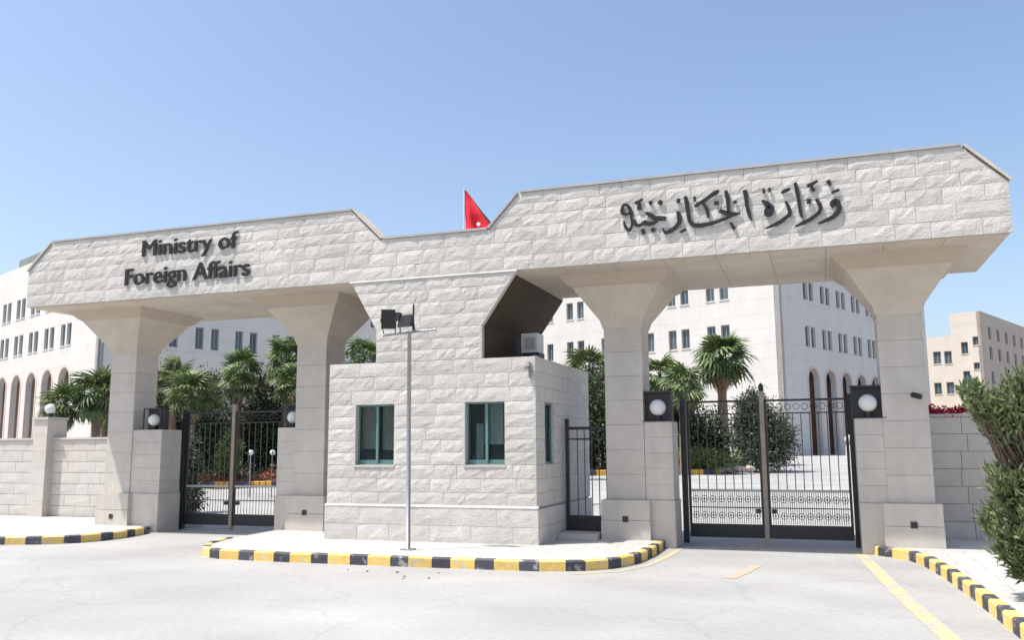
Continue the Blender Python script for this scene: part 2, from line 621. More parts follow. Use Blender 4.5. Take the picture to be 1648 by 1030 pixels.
kerb('curved kerb in front of the guard booth island', ISL[:-2], 1, start=1)

def paving(name, poly, z0, z1, m, grid=None):
    return structure(MB().slab(poly, z0, z1).build(name, m, pv))
# pavement tops, butted against the inner side of the kerbs
def offs(pts, d):
    return inset(pts, d)
isl_top = offs(ISL, KW-.001)
paving('paving', list(isl_top), 0.004, PAVE, M['slab'])
left_top = offs(LEFT, -KW+.001)
paving('paving', list(left_top) + [(-12.45, 15.75), (-40, 15.75)], 0.004, PAVE, M['slab'])
right_top = offs(RIGHT, -KW+.001)
paving('paving', list(reversed(list(right_top))) + [(.61, 15.75), (14, 15.75), (14, -2.0)], 0.004, PAVE, M['slab'])
kerb('black and yellow kerb curving in front of the pavement at the left boundary wall', LEFT[1:], -1, start=1)
kerb('black and yellow kerb running from the right gate towards the camera', RIGHT, -1, start=0)

# painted marks on the road
def strip(pts, w, z=.004):
    mb = MB()
    P = [Vector(p) for p in pts]
    vs = []
    for i, p in enumerate(P):
        t = (P[min(i+1, len(P)-1)] - P[max(i-1, 0)]).normalized()
        n = Vector((t.y, -t.x))*w/2
        vs += [(p.x-n.x, p.y-n.y, z), (p.x+n.x, p.y+n.y, z)]
    return mb.add(vs, [(2*i, 2*i+1, 2*i+3, 2*i+2) for i in range(len(P)-1)])
structure(strip([(.42, 14.3), (.55, 12.6), (.68, 10.8), (.82, 9.2), (1.02, 7.2), (1.2, 4.5)], .17).build('road_marking', M['line']))
structure(strip([(-2.22, 14.4), (-2.24, 13.3), (-2.34, 12.2), (-2.6, 11.5), (-3.1, 11.1)], .09).build('road_marking', M['line']))
structure(strip([(-1.18, 11.3), (-1.05, 11.9), (-.95, 12.6)], .16).build('road_marking', M['line2']))
pb = MB()
for _ in range(7):
    x, y = random.choice([(-5.25, 10.45), (-4.65, 10.25), (-5.6, 10.7), (-5.0, 10.9)])
    x += random.gauss(0, .25); y += random.gauss(0, .12)
    r = random.uniform(.010, .02)
    pb.sphere((x, y, r*.5), (r*1.4, r, r*.7), 6, 4)
o = pb.build('gravel', M['pebble'], kind='stuff')

# ================================================================== gateway
YF = 13.10            # plane of the stone front
YB = 15.95            # back of the beams
ZS = 4.42             # underside of the beams
gate_way = thing('entrance_gateway', 'wide pale stone gateway with two raised beams on flared columns', 'gateway', (-6.1, 14.5, 0))
# solid core of beams and tower, 3 cm behind the stone faces
core = MB()
PROF = [(-14.77, ZS), (-7.48, ZS), (-6.98, 3.56), (-6.98, 3.02), (-5.12, 3.02), (-5.12, 3.56), (-4.53, ZS), (2.52, ZS), (2.52, 5.10), (-14.77, 5.10)]
core.prism(PROF, YF+.04, YB)
core.prism([(-14.76, 5.102), (-6.95, 5.102), (-7.55, 5.66), (-14.17, 5.66), (-14.76, 5.14)], YF+.041, YF+.30)
core.prism([(-4.97, 5.102), (2.51, 5.102), (1.98, 5.66), (-4.46, 5.66)], YF+.041, YF+.30)
core.build('core', M['soffit'], gate_way)
O, U, V, N = Vector((0, YF, 0)), VX, VZ, -VY
zc = [4.42, 4.655, 4.89, 5.125]
for z0, z1 in zip(zc, zc[1:]):
    course(O, U, V, N, z0, z1, (-14.8, -14.8), (2.55, 2.55), gate_way, M['rock'])
zt = [5.125, 5.315, 5.505, 5.69]
for z0, z1 in zip(zt, zt[1:]):
    t0, t1 = (z0-5.125)/.565, (z1-5.125)/.565
    course(O, U, V, N, z0, z1, (lerp(-14.8, -14.2, t0), lerp(-14.8, -14.2, t1)), (lerp(-6.95, -7.53, t0), lerp(-6.95, -7.53, t1)), gate_way, M['rock'])
    course(O, U, V, N, z0, z1, (lerp(-4.97, -4.45, t0), lerp(-4.97, -4.45, t1)), (lerp(2.55, 2.0, t0), lerp(2.55, 2.0, t1)), gate_way, M['rock'])
zw = [3.56, 3.775, 3.99, 4.205, 4.405]
for z0, z1 in zip(zw, zw[1:]):
    t0, t1 = (z0-3.56)/.86, (z1-3.56)/.86
    course(O, U, V, N, z0, z1, (lerp(-7.0, -7.5, t0), lerp(-7.0, -7.5, t1)), (lerp(-5.1, -4.5, t0), lerp(-5.1, -4.5, t1)), gate_way, M['rock'])
zv = [3.02, 3.2, 3.38, 3.56]
for z0, z1 in zip(zv, zv[1:]):
    course(O, U, V, N, z0, z1, (-7.0, -7.0), (-5.1, -5.1), gate_way, M['rock'])
# string course on the tower, with a sloped top
sc_ = MB()
vs = []
for x in (-7.52, -4.49):
    vs += [(x, YF-.004, 4.395), (x, YF-.022, 4.398), (x, YF-.022, 4.412), (x, YF-.006, 4.426)]
sc_.add(vs, [(0,1,2,3), (7,6,5,4), (0,4,5,1), (1,5,6,2), (2,6,7,3), (3,7,4,0)])
sc_.build('string_course', M['rock'], gate_way)
# copings: thin grey cap slabs on the level tops, pale ones down the slopes
def cap(p0, p1, m, th=.035, over=.03, yb=None):
    yb = YF+.30 if yb is None else yb
    a, b = Vector((p0[0], 0, p0[1])), Vector((p1[0], 0, p1[1]))
    d = (b-a).normalized()
    n = Vector((-d.z, 0, d.x))
    if n.z < 0: n = -n
    k = max(1, int(round((b-a).length/.9)))
    for i in range(k):
        s0, s1 = a + (b-a)*(i/k) + d*.002, a + (b-a)*((i+1)/k) - d*.002
        mb = MB().obox(s0 + VY*(YF-over), (s1-s0), VY*(yb-YF+2*over), n*th)
        centre_origin(mb.build('coping_slab', M[m], gate_way))
cap((-14.22, 5.692), (-7.51, 5.692), 'coping')
cap((-7.49, 5.69), (-6.93, 5.135), 'dressed')
cap((-6.90, 5.127), (-5.0, 5.127), 'coping', yb=YB)
cap((-4.97, 5.14), (-4.46, 5.69), 'coping')
cap((-4.43, 5.692), (2.01, 5.692), 'coping')
cap((2.03, 5.69), (2.57, 5.14), 'dressed')
cap((-14.82, 5.14), (-14.24, 5.69), 'dressed')
# soffit panels (dressed slabs with joints) under both beams and up the haunch of the tower
def soffit(x0, x1, n):
    w = (x1-x0)/n
    for i in range(n):
        for j in range(3):
            y0 = YF+.045 + (YB-YF-.05)*j/3
            mb = MB().box(x0+i*w+.003, x0+(i+1)*w-.003, y0+.003, y0+(YB-YF-.05)/3-.003, ZS-.012, ZS-.001)
            centre_origin(mb.build('soffit_panel', M['soffit'], gate_way))
soffit(-14.77, -7.5, 9)
soffit(-4.51, 2.52, 9)
def flank(name, a, b, m):      # slab on the right flank of the tower between two (x,z) points
    A, B = Vector((a[0], 0, a[1])), Vector((b[0], 0, b[1]))
    d = (B-A).normalized()
    n = Vector((d.z, 0, -d.x))
    for j in range(3):
        y0 = YF+.16 + (YB-YF-.17)*j/3
        centre_origin(MB().obox(A + VY*(y0+.002), B-A, VY*((YB-YF-.17)/3-.004), n*.022).build(name, M[m], gate_way))
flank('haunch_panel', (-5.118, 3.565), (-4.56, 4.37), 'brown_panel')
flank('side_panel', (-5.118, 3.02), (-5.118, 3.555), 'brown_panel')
# columns with plinths and flared capitals, gate piers beside them
YC = 14.65
def frustum(levels, cx, cy):
    vs, fs = [], []
    for z, h in levels:
        vs += [(cx-h, cy-h, z), (cx+h, cy-h, z), (cx+h, cy+h, z), (cx-h, cy+h, z)]
    for i in range(len(levels)-1):
        for k in range(4):
            k2 = (k+1) % 4
            fs.append((i*4+k, i*4+k2, (i+1)*4+k2, (i+1)*4+k))
    fs.append((3, 2, 1, 0))
    t = (len(levels)-1)*4
    fs.append((t, t+1, t+2, t+3))
    return MB().add(vs, fs)
def column(cx, pier, capw=.90):
    col = MB().box(cx-.305, cx+.305, YC-.305, YC+.305, 0.0, 3.6).build('column', M['dressed'], gate_way)
    z = .75
    k = 7
    hh = (3.56-.75)/k
    for i in range(k):
        b = MB().box(cx-.315, cx+.315, YC-.315, YC+.315, z+i*hh+.003, z+(i+1)*hh-.003)
        o = b.build('stone', M['dressed'], None)
        o.parent = col; o.matrix_parent_inverse = Matrix.Identity(4)
        centre_origin(o)
    for z0, z1, e in ((0.0, .42, .40), (.426, .745, .395)):
        o = MB().box(cx-e, cx+e, YC-e-.03, YC+e, z0, z1).build('plinth', M['dressed'], None)
        o.parent = col; centre_origin(o)
    lv = [(3.555, .325), (3.70, .37), (4.22, .735)]
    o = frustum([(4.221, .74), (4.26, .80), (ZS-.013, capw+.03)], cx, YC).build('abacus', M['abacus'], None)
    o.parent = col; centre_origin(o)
    o = frustum(lv, cx, YC).build('capital', M['soffit'], None)
    o.parent = col; centre_origin(o)
    # small dark vent in the plinth
    o = MB().box(cx-.045, cx+.045, YC-.44, YC-.42, .40 if cx > -10 else .25, .49 if cx > -10 else .34).build('vent', M['black_metal'], None)
    o.parent = col; centre_origin(o)
    x0, x1 = pier
    n = 5
    for i in range(n):
        z0, z1 = .745+(2.0-.745)*i/n, .745+(2.0-.745)*(i+1)/n
        centre_origin(MB().box(x0, x1, YC-.30, YC+.28, z0+.002, z1-.002).build('pier_stone', M['dressed'], gate_way))
    centre_origin(MB().box(x0+.012, x1-.012, YC-.288, YC+.268, .1, 1.99).build('pier_core', M['mortar'], gate_way))
    centre_origin(MB().box(x0-.001, x1+.015, YC-.33, YC+.3, 0, .74).build('pier_plinth', M['dressed'], gate_way))
column(-13.45, (-13.13, -12.42))
column(-9.02, (-9.72, -9.34))
column(-3.07, (-2.75, -2.30))
column(1.17, (.46, .855))

# ================================================================== guard booth
booth = thing('guard_booth', 'white stone guard booth with two teal windows beneath the gateway tower', 'guard booth', (-6.04, 14.7, PAVE))
BX0, BX1, BY1 = -7.88, -4.20, 16.4
WZ0, WZ1 = 1.33, 2.32
WINS = [(-7.36, -6.65), (-5.39, -4.72)]
SY0, SY1 = 13.56, 14.08
def wall_rects(u0, u1, v0, v1, holes):
    us = sorted({u0, u1, *[h[0] for h in holes], *[h[1] for h in holes]})
    out = []
    for a, b in zip(us, us[1:]):
        hs = [h for h in holes if h[0] <= a and h[1] >= b]
        if hs:
            out += [(a, b, v0, hs[0][2]), (a, b, hs[0][3], v1)]
        else:
            out.append((a, b, v0, v1))
    return out
w = MB()
for a, b, c, d in wall_rects(BX0+.03, BX1-.03, 0.05, 2.97, [(x0, x1, WZ0, WZ1) for x0, x1 in WINS]):
    w.box(a, b, YF+.035, YF+.25, c, d)
for a, b, c, d in wall_rects(YF+.25, BY1-.03, 0.05, 2.97, [(SY0, SY1, WZ0, WZ1)]):
    w.box(BX1-.25, BX1-.03, a, b, c, d)
w.box(BX0+.03, BX0+.25, YF+.25, BY1-.03, .05, 2.97)
w.box(BX0+.25, BX1-.25, BY1-.25, BY1-.03, .05, 2.97)
w.build('wall', M['mortar'], booth)
MB().box(BX0+.05, BX1-.05, YF+.045, BY1-.05, 2.972, 3.012).build('roof', M['mortar'], booth)
MB().box(BX0+.25, BX1-.25, YF+.25, BY1-.25, .12, .16).build('floor', M['inside'], booth)
MB().box(BX0+.26, BX1-.26, YF+1.4, YF+1.44, .16, 2.9).build('partition', M['inside'], booth)
zb = [.68] + [.68+(1.33-.68)*i/3 for i in (1, 2, 3)] + [1.33+(2.32-1.33)*i/5 for i in range(1, 6)] + [2.32+(3.018-2.32)*i/3 for i in (1, 2, 3)]
for z0, z1 in zip(zb, zb[1:]):
    hol = WINS if z0 >= 1.32 and z1 <= 2.33 else ()
    course(O, U, V, N, z0, z1, (BX0, BX0), (BX1, BX1), booth, M['rock'], holes=hol, rough=.0085)
    hs = [(SY0, SY1)] if hol else ()
    course(Vector((BX1, 0, 0)), VY, VZ, VX, z0, z1, (YF+.005, YF+.005), (BY1, BY1), booth, M['booth_side'], holes=hs, rough=.009, nu=3)
# plinth: two courses, 3 cm proud, with a bevelled ledge
OP = Vector((0, YF-.03, 0))
for z0, z1 in ((.10, .38), (.38, .655)):
    course(OP, U, V, N, z0, z1, (BX0-.02, BX0-.02), (BX1+.03, BX1+.03), booth, M['rock'], name='plinth_stone', lo=.5, hi=.8, rough=.007)
    course(Vector((BX1+.03, 0, 0)), VY, VZ, VX, z0, z1, (YF-.02, YF-.02), (BY1, BY1), booth, M['booth_side'], name='plinth_stone', lo=.5, hi=.8, rough=.007)
led = MB()
vs = []
for x in (BX0-.022, BX1+.032):
    vs += [(x, YF+.0, .655), (x, YF-.036, .657), (x, YF-.036, .672), (x, YF+.0, .70)]
led.add(vs, [(0,1,2,3), (7,6,5,4), (0,4,5,1), (1,5,6,2), (2,6,7,3), (3,7,4,0)])
led.build('plinth_ledge', M['rock'], booth)

def booth_window(label, x0, x1, z0, z1, curtain_or_reflection):
    f = MB()
    y = YF+.10
    t = .028
    f.box(x0, x1, y, y+.06, z0, z0+t); f.box(x0, x1, y, y+.06, z1-t, z1)
    f.box(x0, x0+t, y, y+.06, z0+t, z1-t); f.box(x1-t, x1, y, y+.06, z0+t, z1-t)
    xm = (x0+x1)/2
    f.box(xm-.018, xm+.022, y-.012, y+.05, z0+t, z1-t)
    o = f.build('window', M['teal'], booth)
    o['label'] = label
    for a, b, yy in ((x0+t, xm-.018, y+.012), (xm+.022, x1-t, y+.036)):
        p = MB().box(a, b, yy, yy+.006, z0+t, z1-t).build('pane', M['glass'], None)
        p.parent = o; centre_origin(p)
        # sash rails
        s = MB().box(a, b, yy-.008, yy+.014, z0+t+.002, z0+t+.05).build('sash', M['teal'], None)
        s.parent = o; centre_origin(s)
    s = MB().box(x0-.02, x1+.02, YF-.022, y+.02, z0-.035, z0-.002).build('sill', M['dressed'], None)
    s.parent = o; centre_origin(s)
    for cx0, cx1, cz0, cz1, mm in curtain_or_reflection:
        mb = MB()
        n = 14
        vs = []
        for i in range(n+1):
            xx = cx0 + (cx1-cx0)*i/n
            yy = y + .085 + .018*math.sin(i*2.1) + .01*math.sin(i*.9)
            vs += [(xx, yy, cz0), (xx, yy, cz1)]
        mb.add(vs, [(2*i, 2*i+2, 2*i+3, 2*i+1) for i in range(n)])
        c = mb.build('curtain_or_reflection', M[mm], None, smooth=True)  # cloth in the left window, painted reflections in the right one
        c.parent = o; centre_origin(c)
booth_window('teal window with beige curtains, nearer the left gate', -7.36, -6.65, WZ0, WZ1,
             [(-7.33, -7.03, WZ0+.26, WZ1-.01, 'curtain_or_reflection'), (-6.95, -6.67, WZ0+.24, WZ1-.01, 'curtain_or_reflection')])
booth_window('teal window with pale sheets behind the glass standing in for reflections', -5.39, -4.72, WZ0, WZ1,
             [(-5.27, -5.14, WZ0+.01, WZ1-.34, 'pale_reflection'), (-5.13, -4.80, WZ0+.32, WZ1-.01, 'pale_reflection')])
f = MB()
x, t = BX1-.10, .035
f.box(x, x+.05, SY0, SY1, WZ0, WZ0+t); f.box(x, x+.05, SY0, SY1, WZ1-t, WZ1)
f.box(x, x+.05, SY0, SY0+t, WZ0+t, WZ1-t); f.box(x, x+.05, SY1-t, SY1, WZ0+t, WZ1-t)
o = f.build('window', M['teal'], booth)
o['label'] = 'narrow teal window in the shaded side wall'
p = MB().box(x+.02, x+.026, SY0+t, SY1-t, WZ0+t, WZ1-t).build('pane', M['glass'], None)
p.parent = o; centre_origin(p)
# little camera on the booth corner
t = thing('security_camera', 'small grey security camera on the upper right corner of the booth', 'security camera', (-4.27, 13.05, 2.8))
MB().box(-4.30, -4.27, 13.02, 13.095, 2.68, 2.92).build('bracket', M['galv'], t)
MB().tube([(-4.285, 13.03, 2.86), (-4.285, 12.90, 2.82)], .032, 10).build('camera_body', M['galv'], t)
t = thing('security_camera', 'small dark security camera on the rightmost gateway column', 'security camera', (1.33, 14.3, 2.3))
MB().tube([(1.33, 14.33, 2.34), (1.33, 14.20, 2.34)], .014, 8).build('bracket', M['black_metal'], t)
MB().tube([(1.27, 14.22, 2.33), (1.37, 14.12, 2.29)], .042, 10).build('camera_body', M['black_metal'], t)
# white casing on the booth roof
t = thing('roof_unit', 'white boxy unit with a dark base on the booth roof behind the tower', 'roof unit', (-4.75, 14.75, 3.0))
MB().box(-4.92, -4.62, 14.55, 14.9, 3.24, 3.58).build('casing', M['white_plastic'], t)
MB().box(-4.90, -4.60, 14.56, 14.89, 3.013, 3.238).build('base', M['black_metal'], t)
MB().sphere((-4.50, 14.0, 3.07), (.09, .09, .06), 12, 8).build('dome', M['white_plastic'], t)
MB().box(-4.85, -4.66, 14.535, 14.549, 3.30, 3.5).build('grille', M['rail_pale'], t)

# ================================================================== lettering
def letters_line(text, x0, x1, zbase, capz, yaw_obj, name):
    # each letter its own mesh, extruded and stood off the stone
    def mk(s):
        cu = bpy.data.curves.new('letter', 'FONT')
        cu.body = s
        cu.size = 1
        cu.offset = 0
        cu.extrude = .012
        return cu
    def width(s):
        cu = mk(s)
        o = bpy.data.objects.new('tmp', cu)
        C.objects.link(o)
        bpy.context.view_layer.update()
        bb = [Vector(b) for b in o.bound_box]
        wv = max(b.x for b in bb)
        lo = min(b.x for b in bb)
        hz = max(b.y for b in bb)
        bpy.data.objects.remove(o)
        bpy.data.curves.remove(cu)
        return lo, wv, hz
    lo, tot, _ = width(text)
    _, _, capH = width(text[0])
    sx, sz = (x1-x0)/(tot-lo), capz/capH
    dg = bpy.context.evaluated_depsgraph_get()
    for i, ch in enumerate(text):
        if ch == ' ':
            continue
        # right edge of the prefix gives the pen position
        l1, w1, _ = width(text[:i+1])
        lc, wc, _ = width(ch)
        cu = mk(ch)
        o = bpy.data.objects.new('tmp', cu)
        C.objects.link(o)
        bpy.context.view_layer.update()
        me = bpy.data.meshes.new_from_object(o.evaluated_get(bpy.context.evaluated_depsgraph_get()))
        bpy.data.objects.remove(o)
        n = len(me.vertices)
        co = np.empty(n*3, np.float32)
        me.vertices.foreach_get('co', co)
        co = co.reshape(-1, 3)
        px = x0 + (w1-wc-lo)*sx
        out = np.stack([px + co[:, 0]*sx, YF-.032-co[:, 2]*.7, zbase + co[:, 1]*sz], 1)
        me.vertices.foreach_set('co', out.astype(np.float32).ravel())
        me.materials.clear()
        me.materials.append(M['sign_black'])
        me.update()
        # embolden: two more layers shifted sideways, each a hair behind
        bmv = [tuple(v.co) for v in me.vertices]
        bmf = [tuple(p.vertices) for p in me.polygons]
        mb = MB()
        for dx, dz, dy in ((0, 0, 0), (.013, .005, .0012), (-.013, -.005, .0024)):
            mb.add([(a+dx, b+dy, c+dz) for a, b, c in bmv], bmf)
        centre_origin(mb.build('letter', M['sign_black'], yaw_obj))
        bpy.data.meshes.remove(me)
eng = thing('english_lettering', 'black raised letters reading Ministry of Foreign Affairs on the left beam', 'lettering', (-11, YF, 4.7))
letters_line('Ministry of', -11.97, -9.84, 5.225, .30, eng, 'a')
letters_line('Foreign Affairs', -12.34, -9.56, 4.69, .31, eng, 'b')

ARABIC = [('raa', [[(-1.898, 5.124, 0.041), (-1.88, 5.045, 0.055), (-1.883, 4.961, 0.051), (-1.94, 4.883, 0.048), (-2.023, 4.834, 0.048), (-2.099, 4.82, 0.041), (-2.137, 4.887, 0.014)]]), ('dot', [[(-1.909, 5.294, 0.055), (-1.858, 5.285, 0.055)]]), ('kasra', [[(-1.875, 4.8, 0.021), (-1.779, 4.84, 0.034)]]), ('jeem', [[(-2.392, 5.151, 0.021), (-2.33, 5.116, 0.056), (-2.249, 5.059, 0.056), (-2.167, 5.044, 0.059), (-2.078, 5.036, 0.041)], [(-2.223, 5.014, 0.042), (-2.265, 4.983, 0.035), (-2.335, 4.975, 0.049), (-2.403, 4.996, 0.056), (-2.46, 4.972, 0.035), (-2.516, 4.963, 0.039), (-2.57, 5.018, 0.053), (-2.611, 5.086, 0.028), (-2.612, 5.158, 0.042), (-2.641, 5.261, 0.043), (-2.71, 5.314, 0.028), (-2.748, 5.25, 0.043), (-2.746, 5.185, 0.05), (-2.693, 5.158, 0.028), (-2.63, 5.166, 0.021)]]), ('dot', [[(-2.463, 4.852, 0.063), (-2.407, 4.869, 0.063)]]), ('dot', [[(-2.295, 4.901, 0.049), (-2.269, 4.849, 0.056)]]), ('dot', [[(-2.317, 5.328, 0.042), (-2.298, 5.276, 0.049)]]), ('dot', [[(-2.186, 5.308, 0.056), (-2.132, 5.274, 0.056)]]), ('shadda', [[(-2.555, 5.324, 0.018), (-2.513, 5.327, 0.039), (-2.427, 5.375, 0.021)], [(-2.485, 5.317, 0.042), (-2.481, 5.209, 0.056)]]), ('tail', [[(-2.731, 5.055, 0.018), (-2.706, 4.952, 0.035), (-2.65, 4.905, 0.042), (-2.614, 4.951, 0.028), (-2.605, 5.036, 0.018)]]), ('alif', [[(-0.906, 5.355, 0.043), (-0.892, 5.286, 0.054), (-0.882, 5.114, 0.039), (-0.856, 4.986, 0.043), (-0.832, 4.895, 0.018)]]), ('lam', [[(-1.178, 5.376, 0.036), (-1.16, 5.292, 0.051), (-1.151, 5.164, 0.043), (-1.149, 5.036, 0.036)]]), ('khaa', [[(-1.282, 5.079, 0.036), (-1.205, 5.042, 0.054), (-1.129, 5.012, 0.054), (-1.051, 5.005, 0.04), (-0.981, 5.009, 0.014)], [(-1.087, 4.993, 0.029), (-1.18, 4.957, 0.033), (-1.288, 4.923, 0.036), (-1.396, 4.896, 0.044), (-1.541, 4.879, 0.051), (-1.656, 4.89, 0.051), (-1.719, 4.948, 0.044), (-1.744, 5.071, 0.044), (-1.763, 5.263, 0.052), (-1.778, 5.348, 0.037)]]), ('stroke', [[(-1.277, 5.387, 0.022), (-1.336, 5.355, 0.055), (-1.453, 5.284, 0.04), (-1.542, 5.233, 0.044), (-1.645, 5.179, 0.03)]]), ('stroke', [[(-1.514, 5.207, 0.029), (-1.467, 5.12, 0.044), (-1.454, 4.983, 0.018)]]), ('stroke', [[(-1.643, 5.334, 0.026), (-1.635, 5.258, 0.03)]]), ('dot', [[(-1.323, 5.226, 0.055), (-1.318, 5.173, 0.055)]]), ('dot', [[(-1.057, 5.206, 0.043), (-1.045, 5.168, 0.043)]]), ('kasra', [[(-1.134, 4.886, 0.022), (-1.075, 4.777, 0.043)]]), ('waw', [[(0.305, 4.973, 0.025), (0.3, 5.026, 0.059), (0.346, 5.053, 0.076), (0.383, 5.0, 0.055), (0.383, 4.93, 0.05), (0.318, 4.848, 0.049), (0.218, 4.796, 0.042), (0.094, 4.754, 0.015)]]), ('fatha', [[(0.297, 5.191, 0.021), (0.404, 5.224, 0.032)]]), ('damma', [[(0.258, 5.378, 0.051), (0.287, 5.303, 0.03)]]), ('zay', [[(0.081, 5.115, 0.03), (0.126, 5.044, 0.042), (0.134, 4.963, 0.041), (0.085, 4.888, 0.044), (-0.025, 4.819, 0.044), (-0.109, 4.782, 0.043), (-0.227, 4.735, 0.01)]]), ('dot', [[(-0.044, 5.097, 0.056), (0.018, 5.09, 0.055)]]), ('shadda', [[(-0.028, 5.324, 0.034), (0.027, 5.34, 0.038), (0.12, 5.388, 0.024)], [(0.026, 5.331, 0.026), (0.058, 5.238, 0.047)]]), ('alif', [[(-0.19, 5.391, 0.035), (-0.171, 5.272, 0.047), (-0.151, 5.09, 0.041), (-0.134, 4.918, 0.036), (-0.122, 4.863, 0.015)]]), ('raa', [[(-0.337, 5.126, 0.026), (-0.296, 5.023, 0.041), (-0.288, 4.933, 0.045), (-0.362, 4.868, 0.045), (-0.483, 4.799, 0.043), (-0.641, 4.746, 0.009)]]), ('fatha', [[(-0.385, 5.253, 0.03), (-0.325, 5.288, 0.043), (-0.261, 5.306, 0.024)]]), ('taa', [[(-0.664, 5.173, 0.025), (-0.595, 5.107, 0.065), (-0.534, 5.047, 0.052), (-0.559, 4.959, 0.052), (-0.61, 4.955, 0.044), (-0.62, 5.019, 0.035), (-0.563, 5.068, 0.035)]]), ('dot', [[(-0.653, 5.313, 0.053), (-0.615, 5.314, 0.053)]]), ('dot', [[(-0.568, 5.318, 0.052), (-0.534, 5.319, 0.052)]])]
def brush(strokes):
    mb = MB()
    for k_i, st in enumerate(strokes):
        P = [Vector((p[0], p[1])) for p in st]
        Wd = [p[2] for p in st]
        # resample with Catmull-Rom for flowing strokes
        pts, ws = [], []
        n = len(P)
        for i in range(n-1):
            p0, p1, p2, p3 = P[max(i-1, 0)], P[i], P[i+1], P[min(i+2, n-1)]
            for k in range(6):
                t = k/6
                pts.append(.5*((2*p1) + (p2-p0)*t + (2*p0-5*p1+4*p2-p3)*t*t + (3*p1-p0-3*p2+p3)*t**3))
                ws.append(Wd[i] + (Wd[i+1]-Wd[i])*t)
        pts.append(P[-1]); ws.append(Wd[-1])
        vs, fs = [], []
        for i, p in enumerate(pts):
            d = (pts[min(i+1, len(pts)-1)] - pts[max(i-1, 0)])
            if d.length < 1e-6: d = Vector((1, 0))
            d.normalize()
            nn = Vector((-d.y, d.x))*max(ws[i], .008)*.5*1.25
            for sgn in (-1, 1):
                q = p + nn*sgn
                vs += [(q.x, YF-.020-.0004*(k_i % 5), q.y), (q.x, YF-.042-.0006*(k_i % 5), q.y)]
        for i in range(len(pts)-1):
            a, b = i*4, i*4+4
            fs += [(a+1, b+1, b+3, a+3), (a, a+2, b+2, b), (a, b, b+1, a+1), (a+2, a+3, b+3, b+2)]
        fs += [(0, 1, 3, 2), (len(vs)-4, len(vs)-2, len(vs)-1, len(vs)-3)]
        mb.add(vs, fs)
    return mb
arb = thing('arabic_lettering', 'black raised Arabic calligraphy with its dots and accents on the right beam', 'lettering', (-1.2, YF, 5.0))
for nm, st in ARABIC:
    centre_origin(brush(st).build('letter' if nm not in ('dot', 'fatha', 'kasra', 'damma', 'shadda') else 'accent', M['sign_black'], arb))

# ================================================================== lamps on the piers
def pier_lamp(cx, cy, z, label, size=1.0, boxed=True):
    t = thing('pier_lamp', label, 'lamp', (cx, cy, z), 'globe lamps on the gate piers')
    s = size
    if boxed:
        b = MB()
        b.box(cx-.20*s, cx+.20*s, cy+.02, cy+.16, z+.012, z+.42*s)
        b.box(cx-.22*s, cx+.22*s, cy-.10, cy+.18, z+.42*s, z+.445*s)
        b.box(cx-.22*s, cx+.22*s, cy-.12, cy+.18, z, z+.012)
        for xx in (cx-.215*s, cx+.195*s):
            b.box(xx, xx+.02*s, cy-.11, cy-.09, z+.012, z+.42*s)
        b.build('lantern_frame', M['black_metal'], t)
    else:
        MB().tube([(cx, cy, z), (cx, cy, z+.03), (cx, cy, z+.10)], [.10*s, .075*s, .06*s], 12).build('base', M['black_metal'], t)
    MB().sphere((cx, cy-.03, z+(.205 if boxed else .21)*s), .12*s, 20, 12).build('globe', M['globe'], t, smooth=True)
    MB().tube([(cx, cy-.03, z+.005), (cx, cy-.03, z+.09*s)], .04*s, 10).build('lamp_holder', M['black_metal'], t)
pier_lamp(-2.53, 14.45, 2.0, 'white globe in a square black lantern on the pier just left of the right gate', 1.12)
pier_lamp(.66, 14.45, 2.0, 'white globe in a square black lantern on the pier just right of the right gate', 1.12)
pier_lamp(-12.72, 14.5, 1.99, 'white globe lamp with black housing on the pier left of the left gate')
pier_lamp(-9.53, 14.6, 1.99, 'white globe lamp half hidden beside the second column of the left gate')

# ================================================================== boundary walls
def bwall(x0, x1, top, label, ypl=15.8, piers=()):
    t = thing('boundary_wall', label, 'wall', ((x0+x1)/2, ypl+.15, PAVE))
    MB().box(x0+.01, x1-.01, ypl+.035, ypl+.3, 0.02, top-.05).build('core', M['mortar'], t)
    n = 7
    Ow = Vector((0, ypl, 0))
    zs = [.11 + (top-.05-.11)*i/n for i in range(n+1)]
    for z0, z1 in zip(zs, zs[1:]):
        course(Ow, U, V, N, z0, z1, (x0, x0), (x1, x1), t, M['wall'], rough=.005, nu=2, lo=.48, hi=.72, joint=.004)
    k = int((x1-x0)/.95)
    for i in range(k):
        a, b = x0+(x1-x0)*i/k, x0+(x1-x0)*(i+1)/k
        centre_origin(MB().box(a+.002, b-.002, ypl-.035, ypl+.32, top-.048, top).build('coping_slab', M['dressed'], t))
    for px in piers:
        m = 6
        for i in range(m):
            z0, z1 = .11+(2.30-.11)*i/m, .11+(2.30-.11)*(i+1)/m
            centre_origin(MB().box(px-.2, px+.2, ypl-.20, ypl-.002, z0+.002, z1-.002).build('pier_stone', M['wall'], t))
        centre_origin(MB().box(px-.19, px+.19, ypl-.19, ypl-.004, .1, 2.3).build('pier_core', M['mortar'], t))
        centre_origin(MB().box(px-.19, px+.19, ypl+.322, ypl+.36, .1, 2.3).build('pier_core', M['mortar'], t))
        centre_origin(MB().box(px-.24, px+.24, ypl-.24, ypl+.36, 2.302, 2.36).build('pier_cap', M['dressed'], t))
        centre_origin(MB().box(px-.19, px+.19, ypl-.004, ypl+.322, top+.001, 2.3).build('pier_core', M['wall'], t))
    return t
bwall(-27, -13.75, 1.89, 'cream stone boundary wall left of the gateway with a lamp pillar', piers=(-16.92, -23.5))
bwall(1.5, 9.5, 2.09, 'shaded stone boundary wall at the far right behind the leafy tree')
